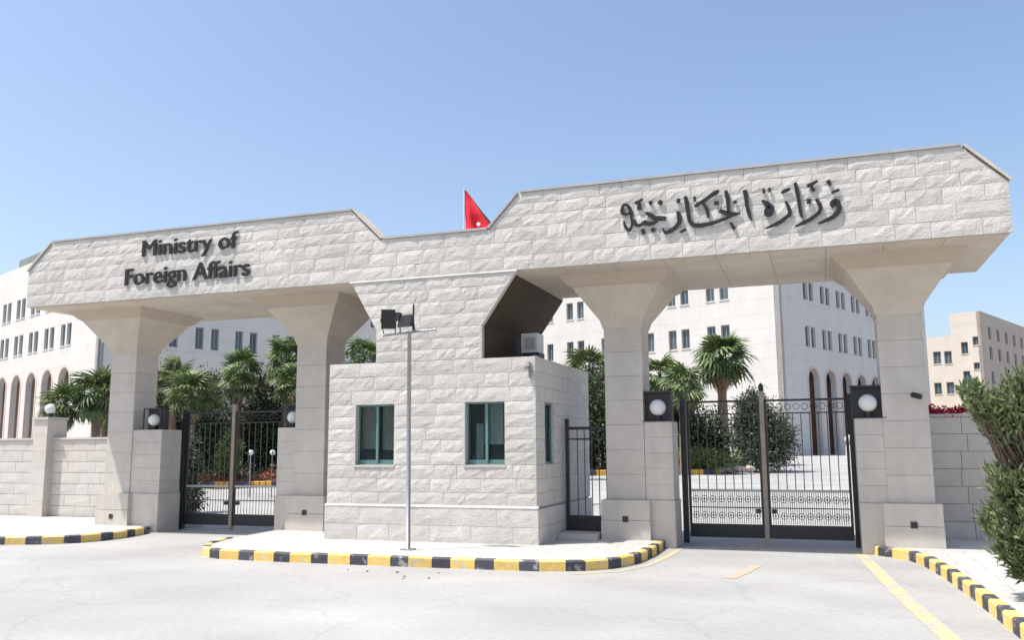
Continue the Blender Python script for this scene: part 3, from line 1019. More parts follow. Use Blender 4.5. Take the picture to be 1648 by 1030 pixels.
pier_lamp(-16.92, 15.85, 2.36, 'white globe lamp on the pillar of the left boundary wall', .95, boxed=False)

# ================================================================== iron gates
def double_gate(x0, x1, xc, Y, label, rings=True):
    t = thing('double_gate', label, 'gate', ((x0+x1)/2, Y, 0), 'double iron gates of the entrance')
    for xx in (x0, x1):
        centre_origin(MB().box(xx-.045, xx+.045, Y-.05, Y+.05, 0.0, 2.42).build('gate_post', M['black_metal'], t))
    barm = MB().tube([(0, 0, 0), (0, 0, 1.26)], .0085, 6).mesh('bar', M['gate_iron'])
    lowm = MB().tube([(0, 0, 0), (0, 0, .52)], .006, 6).mesh('panel_bar', M['gate_iron'])
    ringm = MB().ring((0, 0, 0), .05, .005, n=12, m=4).mesh('ring', M['gate_iron'])
    dotm = MB().sphere((0, 0, 0), .018, 8, 6).mesh('knob', M['gate_iron'])
    for side, (a, b) in enumerate(((x0+.06, xc-.035), (xc+.035, x1-.06))):
        fr = MB()
        fr.box(a, a+.04, Y-.02, Y+.02, .10, 2.36)
        fr.box(b-.04, b, Y-.02, Y+.02, .10, 2.36)
        fr.box(a+.04, b-.04, Y-.018, Y+.018, 2.325, 2.36)
        fr.box(a+.04, b-.04, Y-.016, Y+.016, 2.12, 2.14)
        fr.box(a+.04, b-.04, Y-.016, Y+.016, .10, .32)
        fr.box(a+.04, b-.04, Y-.016, Y+.016, .58, .596)
        leaf = fr.build('gate_leaf', M['black_metal'], t)
        # everything below hangs on the leaf
        P = leaf
        def put(nm, me, loc):
            o = bpy.data.objects.new(nm, me)
            C.objects.link(o)
            o.parent = P
            o.location = loc
            return o
        o = MB().box(a+.04, b-.04, Y-.026, Y+.026, .845, .885).build('middle_rail', M['rail_pale'], None)
        o.parent = P
        w = b-a-.08
        n = max(4, int(round(w/.135)))
        for i in range(1, n):
            put('bar', barm, (a+.04+w*i/n, Y, .88))
        n2 = n
        for i in range(n2):
            xx = a+.04+w*(i+.5)/n2
            put('ring', ringm, (xx, Y, 2.235))
            if rings:
                put('ring', ringm, (xx, Y, .725))
                put('knob', dotm, (xx, Y-.01, .725))
                put('knob', dotm, (xx, Y-.01, .46))
                put('ring', ringm, (xx, Y, .46))
        n3 = (4 if rings else 2)*n
        for i in range(1, n3):
            put('panel_bar', lowm, (a+.04+w*i/n3, Y+.004, .33))
        # lock box next to the meeting stile
        lx = b-.13 if side == 0 else a+.05
        o = MB().box(lx, lx+.08, Y-.035, Y+.035, .50, .57).build('lock', M['black_metal'], None)
        o.parent = P
    cpost = MB().box(xc-.036, xc+.036, Y-.045, Y+.03, .02, 2.50)
    cpost.build('meeting_stile', M['bronze'], t)
    MB().tube([(xc, Y, 2.5), (xc, Y, 2.54), (xc, Y, 2.60), (xc, Y, 2.64)], [.03, .045, .04, .008], 10).build('finial', M['black_metal'], t)
    return t
double_gate(-2.25, .44, -.945, 15.25, 'closed double iron gate under the Arabic lettering, right of the booth')
double_gate(-12.42, -9.78, -11.22, 15.05, 'closed double iron gate under the English lettering, left of the booth', rings=False)
# walk-through gate between the booth and the middle column
t = thing('pedestrian_gate', 'narrow dark iron gate between the booth and the column right of it', 'gate', (-3.8, 14.63, PAVE))
fr = MB()
fr.box(-4.16, -4.10, 14.6, 14.66, .13, 2.08)
fr.box(-3.46, -3.41, 14.6, 14.66, .13, 1.95)
fr.box(-4.10, -3.46, 14.6, 14.66, 1.89, 1.94)
fr.box(-4.10, -3.46, 14.615, 14.645, .20, .46)
fr.box(-4.10, -3.46, 14.6, 14.66, 1.72, 1.745)
fr.build('gate_frame', M['black_metal'], t)
bm_ = MB().tube([(0, 0, .42), (0, 0, 1.9)], .009, 6).mesh('bar', M['gate_iron'])
for i in range(1, 5):
    inst('bar', bm_, t, Matrix.Translation((-4.08+.62*i/5, 14.63, 0)))
o = structure(MB().box(-4.155, -3.5, 14.05, 14.59, PAVE+.001, .21).build('threshold_step', M['dressed'], pv))

# ================================================================== floodlight pole
t = thing('floodlight_pole', 'slim grey pole with black floodlights on its crossarm, in front of the booth', 'light pole', (-5.84, 12.0, PAVE))
MB().tube([(-5.84, 12, PAVE), (-5.845, 12, 1.8), (-5.85, 12, 3.36)], [.036, .032, .028], 12).build('pole', M['galv'], t, smooth=True)
MB().box(-5.93, -5.75, 11.91, 12.09, PAVE+.001, PAVE+.02).build('base_plate', M['galv'], t)
MB().tube([(-6.30, 12, 3.315), (-5.41, 12, 3.365)], .018, 8).build('crossarm', M['galv'], t)
def flood(cx, cz, w, h, tilt, yawr):
    c = Vector((cx, 11.95, cz))
    R = Matrix.Translation(c) @ Matrix.Rotation(yawr, 4, 'Z') @ Matrix.Rotation(tilt, 4, 'X')
    b = MB()
    vs = [(-w/2, -.05, -h/2), (w/2, -.05, -h/2), (w/2, -.05, h/2), (-w/2, -.05, h/2),
          (-w*.32, .07, -h*.3), (w*.32, .07, -h*.3), (w*.32, .07, h*.3), (-w*.32, .07, h*.3)]
    vs = [R @ Vector(v) for v in vs]
    b.add(vs, [(0,1,2,3), (7,6,5,4), (0,4,5,1), (1,5,6,2), (2,6,7,3), (3,7,4,0)])
    o = b.build('floodlight', M['black_metal'], t)
    for s in (-1, 1):
        yo = MB().tube([R @ Vector((s*(w/2+.012), 0, 0)), Vector((cx+s*(w/2-.01), 11.99, 3.345))], .009, 6).build('bracket_arm', M['black_metal'], None)
        yo.parent = o
    g_ = MB().add([R @ Vector(v) for v in ((-w*.42, -.053, -h*.38), (w*.42, -.053, -h*.38), (w*.42, -.053, h*.38), (-w*.42, -.053, h*.38))], [(0,1,2,3)])
    go = g_.build('lens', M['lens'], None)
    go.parent = o
flood(-6.185, 3.565, .215, .30, rad(18), rad(25))
flood(-5.875, 3.50, .27, .19, rad(-12), rad(-20))
MB().box(-6.09, -5.99, 11.93, 12.03, 3.53, 3.65).build('control_box', M['black_metal'], t)
MB().tube([(-5.775, 11.97, 3.36), (-5.77, 11.97, 3.77)], .014, 6).build('rod', M['black_metal'], t)

# ================================================================== flag
t = thing('flag_on_pole', 'red flag with a white star hanging beside its pole behind the gateway', 'flag', (-8.25, 20, .1))
MB().tube([(-8.265, 20, ground_z(20)), (-8.265, 20, 8.09)], [.035, .014], 8).build('flagpole', M['white_plastic'], t)
MB().sphere((-8.265, 20, 8.10), .022, 8, 6).build('finial', M['white_plastic'], t)
mb = MB()
nu_, nv_ = 12, 14
vs, fs = [], []
for j in range(nv_+1):
    tt = j/nv_
    for i in range(nu_+1):
        s = i/nu_
        x = -8.245 + s*(.04 + 1.0*tt**1.02)
        z = 8.06 - tt*1.30 - .05*s*tt
        y = 20 + .10*math.sin(s*12+tt*3)*tt + .02*math.sin(tt*11)
        vs.append((x, y, z))
W_ = nu_+1
for j in range(nv_):
    for i in range(nu_):
        fs.append((j*W_+i, (j+1)*W_+i, (j+1)*W_+i+1, j*W_+i+1))
cloth = mb.add(vs, fs).build('cloth', M['flag_red'], t, smooth=True)
cloth.data.materials.append(M['flag_dark'])
for k, p in enumerate(cloth.data.polygons):
    if k % nu_ >= nu_-1:
        p.material_index = 1
st = MB()
cx, cz = -7.83, 7.12
pts = []
for k in range(14):
    r_ = .075 if k % 2 == 0 else .032
    a = math.pi/2 + math.pi*k/7
    pts.append((cx+r_*math.cos(a), 19.90, cz+r_*math.sin(a)))
st.add(pts + [(cx, 19.895, cz)], [(k, (k+1) % 14, 14) for k in range(14)])
st.build('star', M['flag_white'], t)

# ================================================================== buildings behind
def frame_for(c, ang):
    d = Vector((-math.sin(rad(ang)), math.cos(rad(ang)), 0))
    return Vector((c[0], c[1], 0)), d
def facade(b, c, ang, out_side, L, ztop, holes, arches, m, z0=-.3, thick=.45, deep_=1.5, inner='arch_in'):
    """stone wall with real openings: holes=(s0,s1,z0,z1); arches=(s0,s1,zspring,ztop)"""
    O_, D = frame_for(c, ang)
    Nn = Vector((D.y, -D.x, 0))*out_side        # outward
    wall = MB()
    allh = [(h[0], h[1], h[2], h[3]) for h in holes]
    us = sorted({0.0, L, *((13.9,) if L == 40.0 else ()), *((3.6,) if L == 9.0 else ()), *[h[0] for h in allh], *[h[1] for h in allh], *[a[0] for a in arches], *[a[1] for a in arches]})
    for a, bb in zip(us, us[1:]):
        if bb-a < 1e-4: continue
        zt_ = ztop(a, bb) if callable(ztop) else ztop
        col = sorted([(h[2], h[3]) for h in allh if h[0] <= a+1e-6 and h[1] >= bb-1e-6])
        ar = [x for x in arches if x[0] <= a+1e-6 and x[1] >= bb-1e-6]
        cur = z0
        if ar:
            cur = ar[0][3]+.35
        for h0, h1 in col:
            wall.obox(O_ + D*a - Nn*thick + VZ*cur, D*(bb-a), Nn*thick, VZ*(h0-cur))
            cur = h1
        wall.obox(O_ + D*a - Nn*thick + VZ*cur, D*(bb-a), Nn*thick, VZ*(zt_-cur))
    wall.build('wall', m, b)
    for (s0, s1, zs, zt_) in arches:
        # spandrel with a semicircular cut, pink archivolt, recessed dark arcade wall
        n = 10
        cx_, r_ = (s0+s1)/2, (s1-s0)/2
        hh = zt_-zs
        vs, fs = [], []
        top = zt_+.35
        for i in range(n+1):
            a = math.pi - math.pi*i/n
            p = (cx_+r_*math.cos(a), zs+hh*math.sin(a))
            for q in (p, (p[0], top)):
                for dd in (0, thick):
                    vs.append(O_ + D*q[0] + VZ*q[1] - Nn*dd)
        for i in range(n):
            k = i*4; k2 = k+4
            fs += [(k, k2, k2+2, k+2), (k+1, k+3, k2+3, k2+1), (k, k+1, k2+1, k2), (k+2, k2+2, k2+3, k+3)]
        MB().add(vs, fs).build('arch_spandrel', m, b)
        vs, fs = [], []
        path = [(s0, z0)] + [(cx_+r_*math.cos(math.pi-math.pi*i/n), zs+hh*math.sin(math.pi-math.pi*i/n)) for i in range(n+1)] + [(s1, z0)]
        for i, p in enumerate(path):
            e = Vector((p[0]-cx_, p[1]-zs)) if p[1] >= zs else Vector((p[0]-cx_, 0))
            e = e.normalized()*.22 if e.length > 0 else Vector((0, .2))
            for q in (p, (p[0]+e.x, p[1]+e.y)):
                for dd in (-.04, .01):
                    vs.append(O_ + D*q[0] + VZ*q[1] - Nn*dd)
        for i in range(len(path)-1):
            k = i*4; k2 = k+4
            fs += [(k, k2, k2+2, k+2), (k+1, k+3, k2+3, k2+1), (k, k+1, k2+1, k2), (k+2, k2+2, k2+3, k+3)]
        arch = MB().add(vs, fs).build('arch', M['pink_trim'], b)
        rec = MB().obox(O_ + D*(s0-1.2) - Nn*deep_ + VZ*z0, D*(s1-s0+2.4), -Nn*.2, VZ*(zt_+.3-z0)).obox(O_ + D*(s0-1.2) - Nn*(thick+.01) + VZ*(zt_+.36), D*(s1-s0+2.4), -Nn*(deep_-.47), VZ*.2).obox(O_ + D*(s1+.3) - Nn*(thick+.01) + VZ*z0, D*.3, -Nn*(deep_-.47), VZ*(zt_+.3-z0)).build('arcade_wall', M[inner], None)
        rec.parent = arch
        dw = MB().obox(O_ + D*(cx_-.35) - Nn*(deep_-.04) + VZ*(z0+2.2), D*.7, Nn*.04, VZ*2.2).build('arcade_window', M['dark_glass'], None)
        dw.parent = arch
    for h in holes:
        s0, s1, h0, h1 = h
        t_ = .09
        f_ = MB()
        base = O_ - Nn*.26
        for (a0, a1, c0, c1) in ((s0, s1, h0, h0+t_), (s0, s1, h1-t_, h1), (s0, s0+t_, h0+t_, h1-t_), (s1-t_, s1, h0+t_, h1-t_), ((s0+s1)/2-.03, (s0+s1)/2+.03, h0+t_, h1-t_)):
            f_.obox(base + D*a0 + VZ*c0, D*(a1-a0), Nn*.06, VZ*(c1-c0))
        w_ = f_.build('window', M['galv'], b)
        g_ = MB().obox(base + D*(s0+t_) + VZ*(h0+t_) + Nn*.0, D*(s1-s0-2*t_), Nn*.02, VZ*(h1-h0-2*t_)).build('pane', M['dark_glass'], None)
        g_.parent = w_
        s_ = MB().obox(O_ - Nn*.2 + D*(s0-.06) + VZ*(h0-.09), D*(s1-s0+.12), Nn*.26, VZ*.085).build('sill', m, None)
        s_.parent = w_
A_, B_ = 66.5, -23.5
ministry_l = thing('ministry_building', 'long white stone block with paired windows and arcade behind the left boundary wall', 'building', (-52.09, 52.76, .7))
def pairs(cs, w, gap, rows):
    out = []
    for c in cs:
        for z0, z1 in rows:
            out.append((c-gap/2-w, c-gap/2, z0, z1))
            out.append((c+gap/2, c+gap/2+w, z0, z1))
    return out
c1 = (-52.09, 52.76)
cL = [6.5 + 3.65*i for i in range(9)]
# the roof steps up beyond the fourth bay
facade(ministry_l, c1, A_, -1, 40.0, lambda a, b: 18.35 if a >= 13.9 else 16.7, pairs(cL, .92, .36, [(10.1, 11.9), (13.45, 15.25)]) ,
       [(6.3+3.65*i-1.1, 6.3+3.65*i+1.1, 7.2, 8.3) for i in range(9)], M['white_bld'])
cS = [1.3, 5.3, 8.95, 12.6, 16.25, 19.9, 23.5, 27.2]
facade(ministry_l, c1, B_, 1, 44.0, 16.7, pairs(cS, .74, .66, [(9.9, 11.75), (13.45, 15.25)]),
       [(5.0+4.4*i-1.2, 5.0+4.4*i+1.2, 6.8, 7.95) for i in range(8)], M['white_bld'])
O_, D = frame_for(c1, A_)
D2 = frame_for(c1, B_)[1]
MB().obox(O_ + D*.5 + D2*.5 + VZ*16.3, D*39, D2*43, VZ*.3).build('roof', M['roof_grey'], ministry_l)
MB().obox(O_ + D*20.3 + D2*3 + VZ*16.61, D*8, D2*6, VZ*4.3).build('roof_room', M['roof_grey'], ministry_l)
MB().obox(O_ + D*13.9 + D2*.46 + VZ*16.61, D*.4, D2*5, VZ*1.72).build('parapet', M['white_bld'], ministry_l)

ministry_r = thing('ministry_building', 'white stone block whose sunlit corner rises behind the right gate', 'building', (-2.69, 71.1, .8))
c2 = (-2.69, 71.1)
cR = [5.45, 9.2, 12.75, 16.4, 20.45, 24.2, 28.0, 31.8, 35.6]
facade(ministry_r, c2, A_, -1, 42.0, 18.3, pairs(cR, .78, .5, [(9.75, 11.4), (13.5, 15.1)]), [], M['white_bld'])
cRR = [5.35+3.3*i for i in range(9)]
facade(ministry_r, c2, B_, 1, 34.0, 18.3, pairs(cRR, .82, .3, [(9.6, 11.3), (13.5, 15.05)]),
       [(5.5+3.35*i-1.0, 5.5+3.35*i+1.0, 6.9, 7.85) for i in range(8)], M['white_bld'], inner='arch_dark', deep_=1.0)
O_, D = frame_for(c2, A_)
D2 = frame_for(c2, B_)[1]
MB().obox(O_ + D*.5 + D2*.5 + VZ*17.9, D*41, D2*33, VZ*.3).build('roof', M['roof_grey'], ministry_r)

c3 = (19.49, 123.36)
far_b = thing('apartment_building', 'beige stone building with a stepped roof beyond the right boundary wall', 'building', (c3[0], c3[1], .8))
hol = [(5.0, 5.95, 11.95, 13.55), (3.7, 4.6, 11.85, 13.5), (1.7, 2.5, 13.0, 14.5), (.35, 1.1, 14.0, 15.1), (1.7, 2.5, 9.1, 10.8), (.5, 1.2, 10.9, 11.8), (5.2, 6.1, 8.0, 9.5), (3.7, 4.6, 8.0, 9.5)]
facade(far_b, c3, A_, -1, 9.0, lambda a, b: 18.3 if a < 3.6 else 15.45, hol, [], M['beige_bld'])
hol2 = [(s, s+1.3, z, z+1.6) for s in (3, 7, 11, 15, 19, 23) for z in (9.2, 12.4, 15.0)]
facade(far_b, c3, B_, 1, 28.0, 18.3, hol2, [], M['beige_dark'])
O_, D = frame_for(c3, A_)
D2 = frame_for(c3, B_)[1]
MB().obox(O_ + D*.5 + D2*.5 + VZ*17.5, D*3.05, D2*27, VZ*.3).build('roof', M['roof_grey'], far_b)
MB().obox(O_ + D*3.57 + D2*.46 + VZ*15, -D*.4, D2*26, VZ*3.28).build('side_wall', M['beige_bld'], far_b)

# ================================================================== vegetation
def leaf_mesh(name, pos, nrm_up, length, width, m, jitter=1.0, droop=0.0, shape='diamond'):
    """many leaves: pos (n,3), direction vectors (n,3)"""
    n = len(pos)
    d = nrm_up/np.maximum(np.linalg.norm(nrm_up, axis=1, keepdims=True), 1e-6)
    r = RNG.normal(size=(n, 3))
    side = np.cross(d, r)
    side /= np.maximum(np.linalg.norm(side, axis=1, keepdims=True), 1e-6)
    ln = (length*RNG.uniform(.65, 1.25, n))[:, None]
    wd = (width*RNG.uniform(.7, 1.2, n))[:, None]
    a = pos
    b = pos + d*ln*.45 + side*wd*.5
    c = pos + d*ln
    c[:, 2] -= droop*ln[:, 0]
    e = pos + d*ln*.45 - side*wd*.5
    vs = np.stack([a, b, c, e], 1).reshape(-1, 3).astype(np.float32)
    me = bpy.data.meshes.new(name)
    me.vertices.add(4*n)
    me.vertices.foreach_set('co', vs.ravel())
    me.loops.add(4*n)
    me.loops.foreach_set('vertex_index', np.arange(4*n, dtype=np.int32))
    me.polygons.add(n)
    me.polygons.foreach_set('loop_start', np.arange(0, 4*n, 4, dtype=np.int32))
    me.polygons.foreach_set('loop_total', np.full(n, 4, dtype=np.int32))
    me.materials.append(m)
    me.update(calc_edges=True)
    me.validate()
    return me

def clumps(lobes, n, spread=.24, shell=.72):
    """leaf positions gathered in clumps over ellipsoid lobes; directions point outwards"""
    P, Dv = [], []
    vol = np.array([l[3]*l[4]*l[5] for l in lobes])**.67
    vol = vol/vol.sum()
    for (cx, cy, cz, rx, ry, rz), f in zip(lobes, vol):
        k = max(6, int(n*f/36))
        R_ = np.array([rx, ry, rz])
        u = RNG.normal(size=(k, 3))
        u /= np.linalg.norm(u, axis=1, keepdims=True)
        rr = RNG.uniform(shell*.6, 1.0, (k, 1))
        cc = np.array([cx, cy, cz]) + u*rr*R_*(1+RNG.normal(0, .10, (k, 1)))
        for c, uu in zip(cc, u):
            q = RNG.normal(size=(36, 3))*spread*R_.mean()*RNG.uniform(.6, 1.3)
            P.append(c + q)
            Dv.append(uu*1.0 + RNG.normal(0, .75, (36, 3)))
    return np.concatenate(P), np.concatenate(Dv)

def bush(name, label, cat, lobes, n, leaf, m, group=None, trunk=True, width=.42):
    n, leaf = int(n*1.7), leaf*1.35
    base = min(lobes, key=lambda l: l[2])
    cx = sum(l[0] for l in lobes)/len(lobes); cy = sum(l[1] for l in lobes)/len(lobes)
    gz = ground_z(cy)
    t = thing(name, label, cat, (cx, cy, gz), group)
    P, Dv = clumps(lobes, n, shell=.45)
    keep = P[:, 2] > gz
    link('crown', leaf_mesh('crown', P[keep], Dv[keep], leaf, leaf*width, m), t)
    if trunk:
        mb = MB()
        for l in lobes[:6]:
            mx, my = lerp(cx, l[0], .5)+.04, lerp(cy, l[1], .5)
            mb.tube([(cx, cy, gz-.05), (lerp(cx, l[0], .25), lerp(cy, l[1], .25), lerp(gz, l[2], .4)), (mx, my, lerp(gz, l[2], .75)), (l[0], l[1], l[2])],
                    [.07, .055, .035, .012], 7)
        mb.build('trunk', M['bark'], t)
    return t

# fan frond meshes (shared)
def frond_mesh(name, m, blades=15, rad_=.62, pet=.55, droop=.35):
    mb = MB()
    mb.tube([(0, 0, 0), (pet*.5, 0, .02), (pet, 0, 0)], [.022, .016, .010], 4, cap=False)
    for i in range(blades):
        a = rad(-112 + 224*i/(blades-1))
        L_ = rad_*(1 - .25*abs(i/(blades-1)-.5)*2)*random.uniform(.9, 1.08)
        c = Vector((pet, 0, 0))
        d = Vector((math.cos(a), math.sin(a), 0))
        n_ = Vector((-d.y, d.x, 0))
        w = L_*.085
        fold = .02 if i % 2 else -.02
        p1 = c + d*L_*.45 + VZ*(fold+.03)
        p2 = c + d*L_*.80 + VZ*(-.05-droop*.25*L_)
        p3 = c + d*L_*1.0 + VZ*(-droop*L_)
        vs = [c, p1+n_*w, p1-n_*w, p2+n_*w*.6, p2-n_*w*.6, p3]
        mb.add(vs, [(0, 2, 1), (1, 2, 4, 3), (3, 4, 5)])
    return mb.mesh(name, m)
FRONDS = [frond_mesh('frond', M['frond'], droop=d) for d in (.3, .45, .6)]
DEAD = frond_mesh('dry_frond', M['frond_dead'], blades=9, droop=1.1, rad_=.5)
def palm(x, y, zc_, R_, label, nf=30, lean=0.0, skirt=10, group='fan palms behind the gateway', tr=.16):
    gz = ground_z(y)
    t = thing('fan_palm', label, 'palm tree', (x, y, gz), group)
    s = R_/1.25
    H = zc_ - .25*s
    pts, rs = [], []
    nseg = 12
    for i in range(nseg+1):
        f = i/nseg
        pts.append((x + lean*(1-f)*-1 + 0.0, y, gz-.05 + (H-gz)*f))
        rs.append(tr*s*(1.25-.45*f)*(1.07 if i % 2 else .95))
    MB().tube(pts, rs, 10).build('trunk', M['palm_bark'], t)
    ga = 2.39996
    for k in range(nf):
        f = (k+.5)/nf
        el = rad(80 - 135*f + random.uniform(-13, 13))
        az = k*ga + random.uniform(-.2, .2)
        sc = s*random.uniform(.78, 1.16)
        mt = Matrix.Translation((x, y, H + .1*s)) @ Matrix.Rotation(az, 4, 'Z') @ Matrix.Rotation(-el, 4, 'Y') @ Matrix.Rotation(random.uniform(-.5, .5), 4, 'X') @ Matrix.Scale(sc, 4)
        inst('frond', FRONDS[k % 3], t, mt)
    for k in range(skirt):
        az = k*ga + .5
        el = rad(-62 + random.uniform(-12, 12))
        mt = Matrix.Translation((x, y, H - .05*s)) @ Matrix.Rotation(az, 4, 'Z') @ Matrix.Rotation(-el, 4, 'Y') @ Matrix.Scale(s*random.uniform(.7, .9), 4)
        inst('dry_frond', DEAD, t, mt)
    return t
palm(-4.66, 45.0, 6.1, 1.9, 'tall fan palm with a round crown against the white building, behind the right gate', 48, skirt=22)
palm(-9.9, 39.0, 5.2, 1.5, 'fan palm seen between the booth and the column right of it', 26)
palm(-6.9, 40.0, 4.9, 1.35, 'fan palm just right of the middle column with its crown touching it', 26)
palm(-5.95, 43.6, 4.3, .9, 'shorter fan palm whose trunk stands beside the tallest one', 20)
palm(-5.35, 36.3, 4.15, 1.3, 'lower fan palm left of the tallest one behind the right gate', 26)
palm(-9.3, 31.0, 3.6, 1.1, 'short fan palm low behind the narrow walk-through gate', 20)
palm(-20.3, 24.8, 3.55, 1.15, 'pale fan palm behind the left leaf of the left gate', 28)
palm(-21.2, 28.6, 4.75, 1.1, 'fan palm in the middle of the left gate opening', 28)
palm(-19.4, 29.2, 5.1, 1.35, 'tall fan palm right of the middle of the left gate opening', 30)
palm(-18.3, 28.0, 4.0, 1.1, 'fan palm behind the right leaf of the left gate', 24)
palm(-22.9, 27.0, 4.3, 1.1, 'fan palm crowding the leftmost column on its right side', 26)
palm(-20.4, 27.4, 4.1, .95, 'small fan palm between the pale one and the middle one of the left gate', 24)
palm(-19.6, 35.6, 5.8, 1.4, 'fan palm peeking through the notch left of the tower', 26)
palm(-19.5, 18.7, 2.9, .85, 'small fan palm above the left boundary wall beside the pillar lamp', 28)
palm(-18.55, 18.9, 3.2, .95, 'bigger fan palm above the left boundary wall beside the left column', 32)
palm(-24.6, 25.5, 3.4, 1.1, 'fan palm tucked right behind the leftmost column', 24)

bush('olive_tree', 'round dark olive tree in front of the white building behind the right gate', 'tree',
     [(-2.55, 39.3, 2.45, .85, .9, 1.15), (-1.95, 39.2, 1.9, .75, .8, 1.0), (-3.1, 39.4, 2.2, .6, .8, 1.2), (-2.85, 39.1, 3.3, .55, .6, .7), (-2.4, 38.9, 1.4, 1.0, .8, .8)],
     16000, .105, M['olive'])
bush('shrub', 'dark shrub between the palm trunks behind the left leaf of the right gate', 'shrub',
     [(-6.0, 40.5, 2.0, 1.3, 1.0, 1.5), (-7.0, 40.9, 2.4, 1.2, 1.0, 1.9), (-5.0, 41, 1.8, 1.1, .9, 1.3)], 11000, .14, M['hedge'], 'shrubs behind the gates')
bush('shrub', 'dark shrub seen between the booth and the middle column', 'shrub',
     [(-10.4, 37.5, 2.4, 1.3, 1.0, 2.2), (-9.0, 37.8, 2.8, 1.2, 1.0, 2.4), (-8.0, 38, 1.9, 1.0, .9, 1.6)], 11000, .14, M['hedge'], 'shrubs behind the gates')
bush('shrub', 'low green shrub at the foot of the palms behind the right gate', 'shrub',
     [(-5.0, 37.3, .95, .9, .5, .45), (-6.2, 37.2, 1.0, .8, .5, .5), (-4.0, 37.6, .95, .7, .5, .4)], 3000, .10, M['shrub_light'], 'shrubs behind the gates')
for i, (x, y, h, lab) in enumerate([(-24.5, 27.4, 4.5, 'dark shrub just right of the leftmost column'), (-22.6, 28.5, 4.4, 'dark shrub behind the pale palm of the left gate'),
                         (-20.6, 29.8, 4.5, 'dark shrub behind the centre post of the left gate'), (-18.8, 30.6, 4.9, 'dark shrub behind the right leaf of the left gate'),
                         (-17.3, 31.0, 4.9, 'dark shrub beside the second column of the left gate')]):
    bush('shrub', lab, 'shrub', [(x, y, h*.62, 1.25, .9, h*.40), (x+.5, y-.2, h*.40, 1.1, .8, h*.34), (x-.5, y+.1, h*.45, 1.1, .8, h*.36), (x, y, h*.22, 1.2, .7, h*.2)], 9000, .13, M['hedge'], 'shrubs behind the gates')
bush('shrub', 'bright green shrub behind the left leaf of the left gate', 'shrub',
     [(-19.3, 25.6, 1.25, .42, .35, .55), (-19.1, 25.5, 1.7, .3, .3, .35)], 1500, .09, M['shrub_light'], 'shrubs behind the gates')
bush('shrub', 'dark upright shrub at the hinge side of the left gate', 'shrub',
     [(-15.0, 18.3, 1.1, .22, .3, .95), (-14.75, 18.2, .5, .3, .3, .45)], 2200, .08, M['hedge'], 'shrubs behind the gates')

# planted beds with orange and black kerbs
BED_L = [(-30, 21.2), (-24, 23.4), (-20.6, 24.6), (-17.4, 25.7), (-14.5, 27.2), (-12, 29.6)]
BED_R = [(-12, 33.5), (-9.2, 35.0), (-7.2, 35.8), (-5.6, 36.2), (-4.3, 36.8), (-3.6, 38.2), (-3.3, 40.5)]
def bed(front, back, nm):
    vs = [(x, y, ground_z(y)+.02) for x, y in front] + [(x, y, ground_z(y)+.35) for x, y in back]
    n = len(front)
    mb = MB().add(vs, [(i, i+1, n+i+1, n+i) for i in range(n-1)])
    return structure(mb.build('planting_bed', M['soil']))
bed([(x, y+.05) for x, y in BED_L], [(x-1.5, y+9) for x, y in BED_L], 'l')
bed([(x-.05, y+.05) for x, y in BED_R], [(-15, 44), (-12, 46), (-9, 47), (-7, 47.5), (-5.5, 47.6), (-4.6, 47.4), (-4.0, 46.5)], 'r')
kerb('orange and black kerb of the flower bed seen through the left gate', BED_L, -1, step=.62, height=.22, width=.18, mats=('orange_paint', 'black_paint'), group='kerbs of the planting beds')
kerb('orange and black kerb of the palm bed seen through the right gate', BED_R, -1, step=.60, height=.22, width=.18, mats=('orange_paint', 'black_paint'), group='kerbs of the planting beds')
# red flowers along the left bed
def band(front, n, h, spread, m, name, leaf):
    P = []
    seg = [(Vector(a), Vector(b)) for a, b in zip(front, front[1:])]
    for _ in range(n):
        a, b = random.choice(seg)
        p = a.lerp(b, random.random())
        y = p.y + .25 + abs(random.gauss(0, spread))
        P.append((p.x, y, ground_z(y) + random.uniform(.08, h)*(1+.4*math.sin(p.x*3.1))))
    P = np.array(P)
    D_ = RNG.normal(size=P.shape) + np.array([0, 0, .6])
    return link(name, leaf_mesh(name, P, D_, leaf, leaf*.7, m), None, 'stuff')
band(BED_L[1:5], 5000, .42, .5, M['flower_red'], 'flowers', .08)
band(BED_L[1:5], 4000, .55, .9, M['hedge'], 'ground_cover', .10)
band(BED_R[2:], 3000, .35, .6, M['hedge'], 'ground_cover', .11)
tag(band([(1.55, 16.35), (2.6, 16.35), (4.6, 16.4)], 3000, .0, .06, M['bougain'], 'tmp', .07), '', '')
# crimson blossom hanging over the right wall: rebuilt at wall height
bpy.data.objects.remove(bpy.data.objects['tmp'])
P = np.stack([RNG.uniform(1.52, 4.8, 3800), 15.95+RNG.normal(0, .10, 3800), 2.14+RNG.normal(0, .035, 3800)], 1)
P[:, 2] += .025*np.sin(P[:, 0]*9)
tb = thing('flowering_creeper', 'crimson creeper spilling along the top of the right boundary wall', 'creeper', (3, 16.2, .1))
link('blossom', leaf_mesh('blossom', P, RNG.normal(size=P.shape), .05, .04, M['bougain']), tb)
mb = MB()
for x in (1.9, 3.1, 4.2):
    mb.tube([(x, 16.25, 0), (x+.1, 16.25, 1.2), (x, 16.15, 2.15)], [.03, .025, .012], 6)
mb.build('stem', M['bark'], tb)
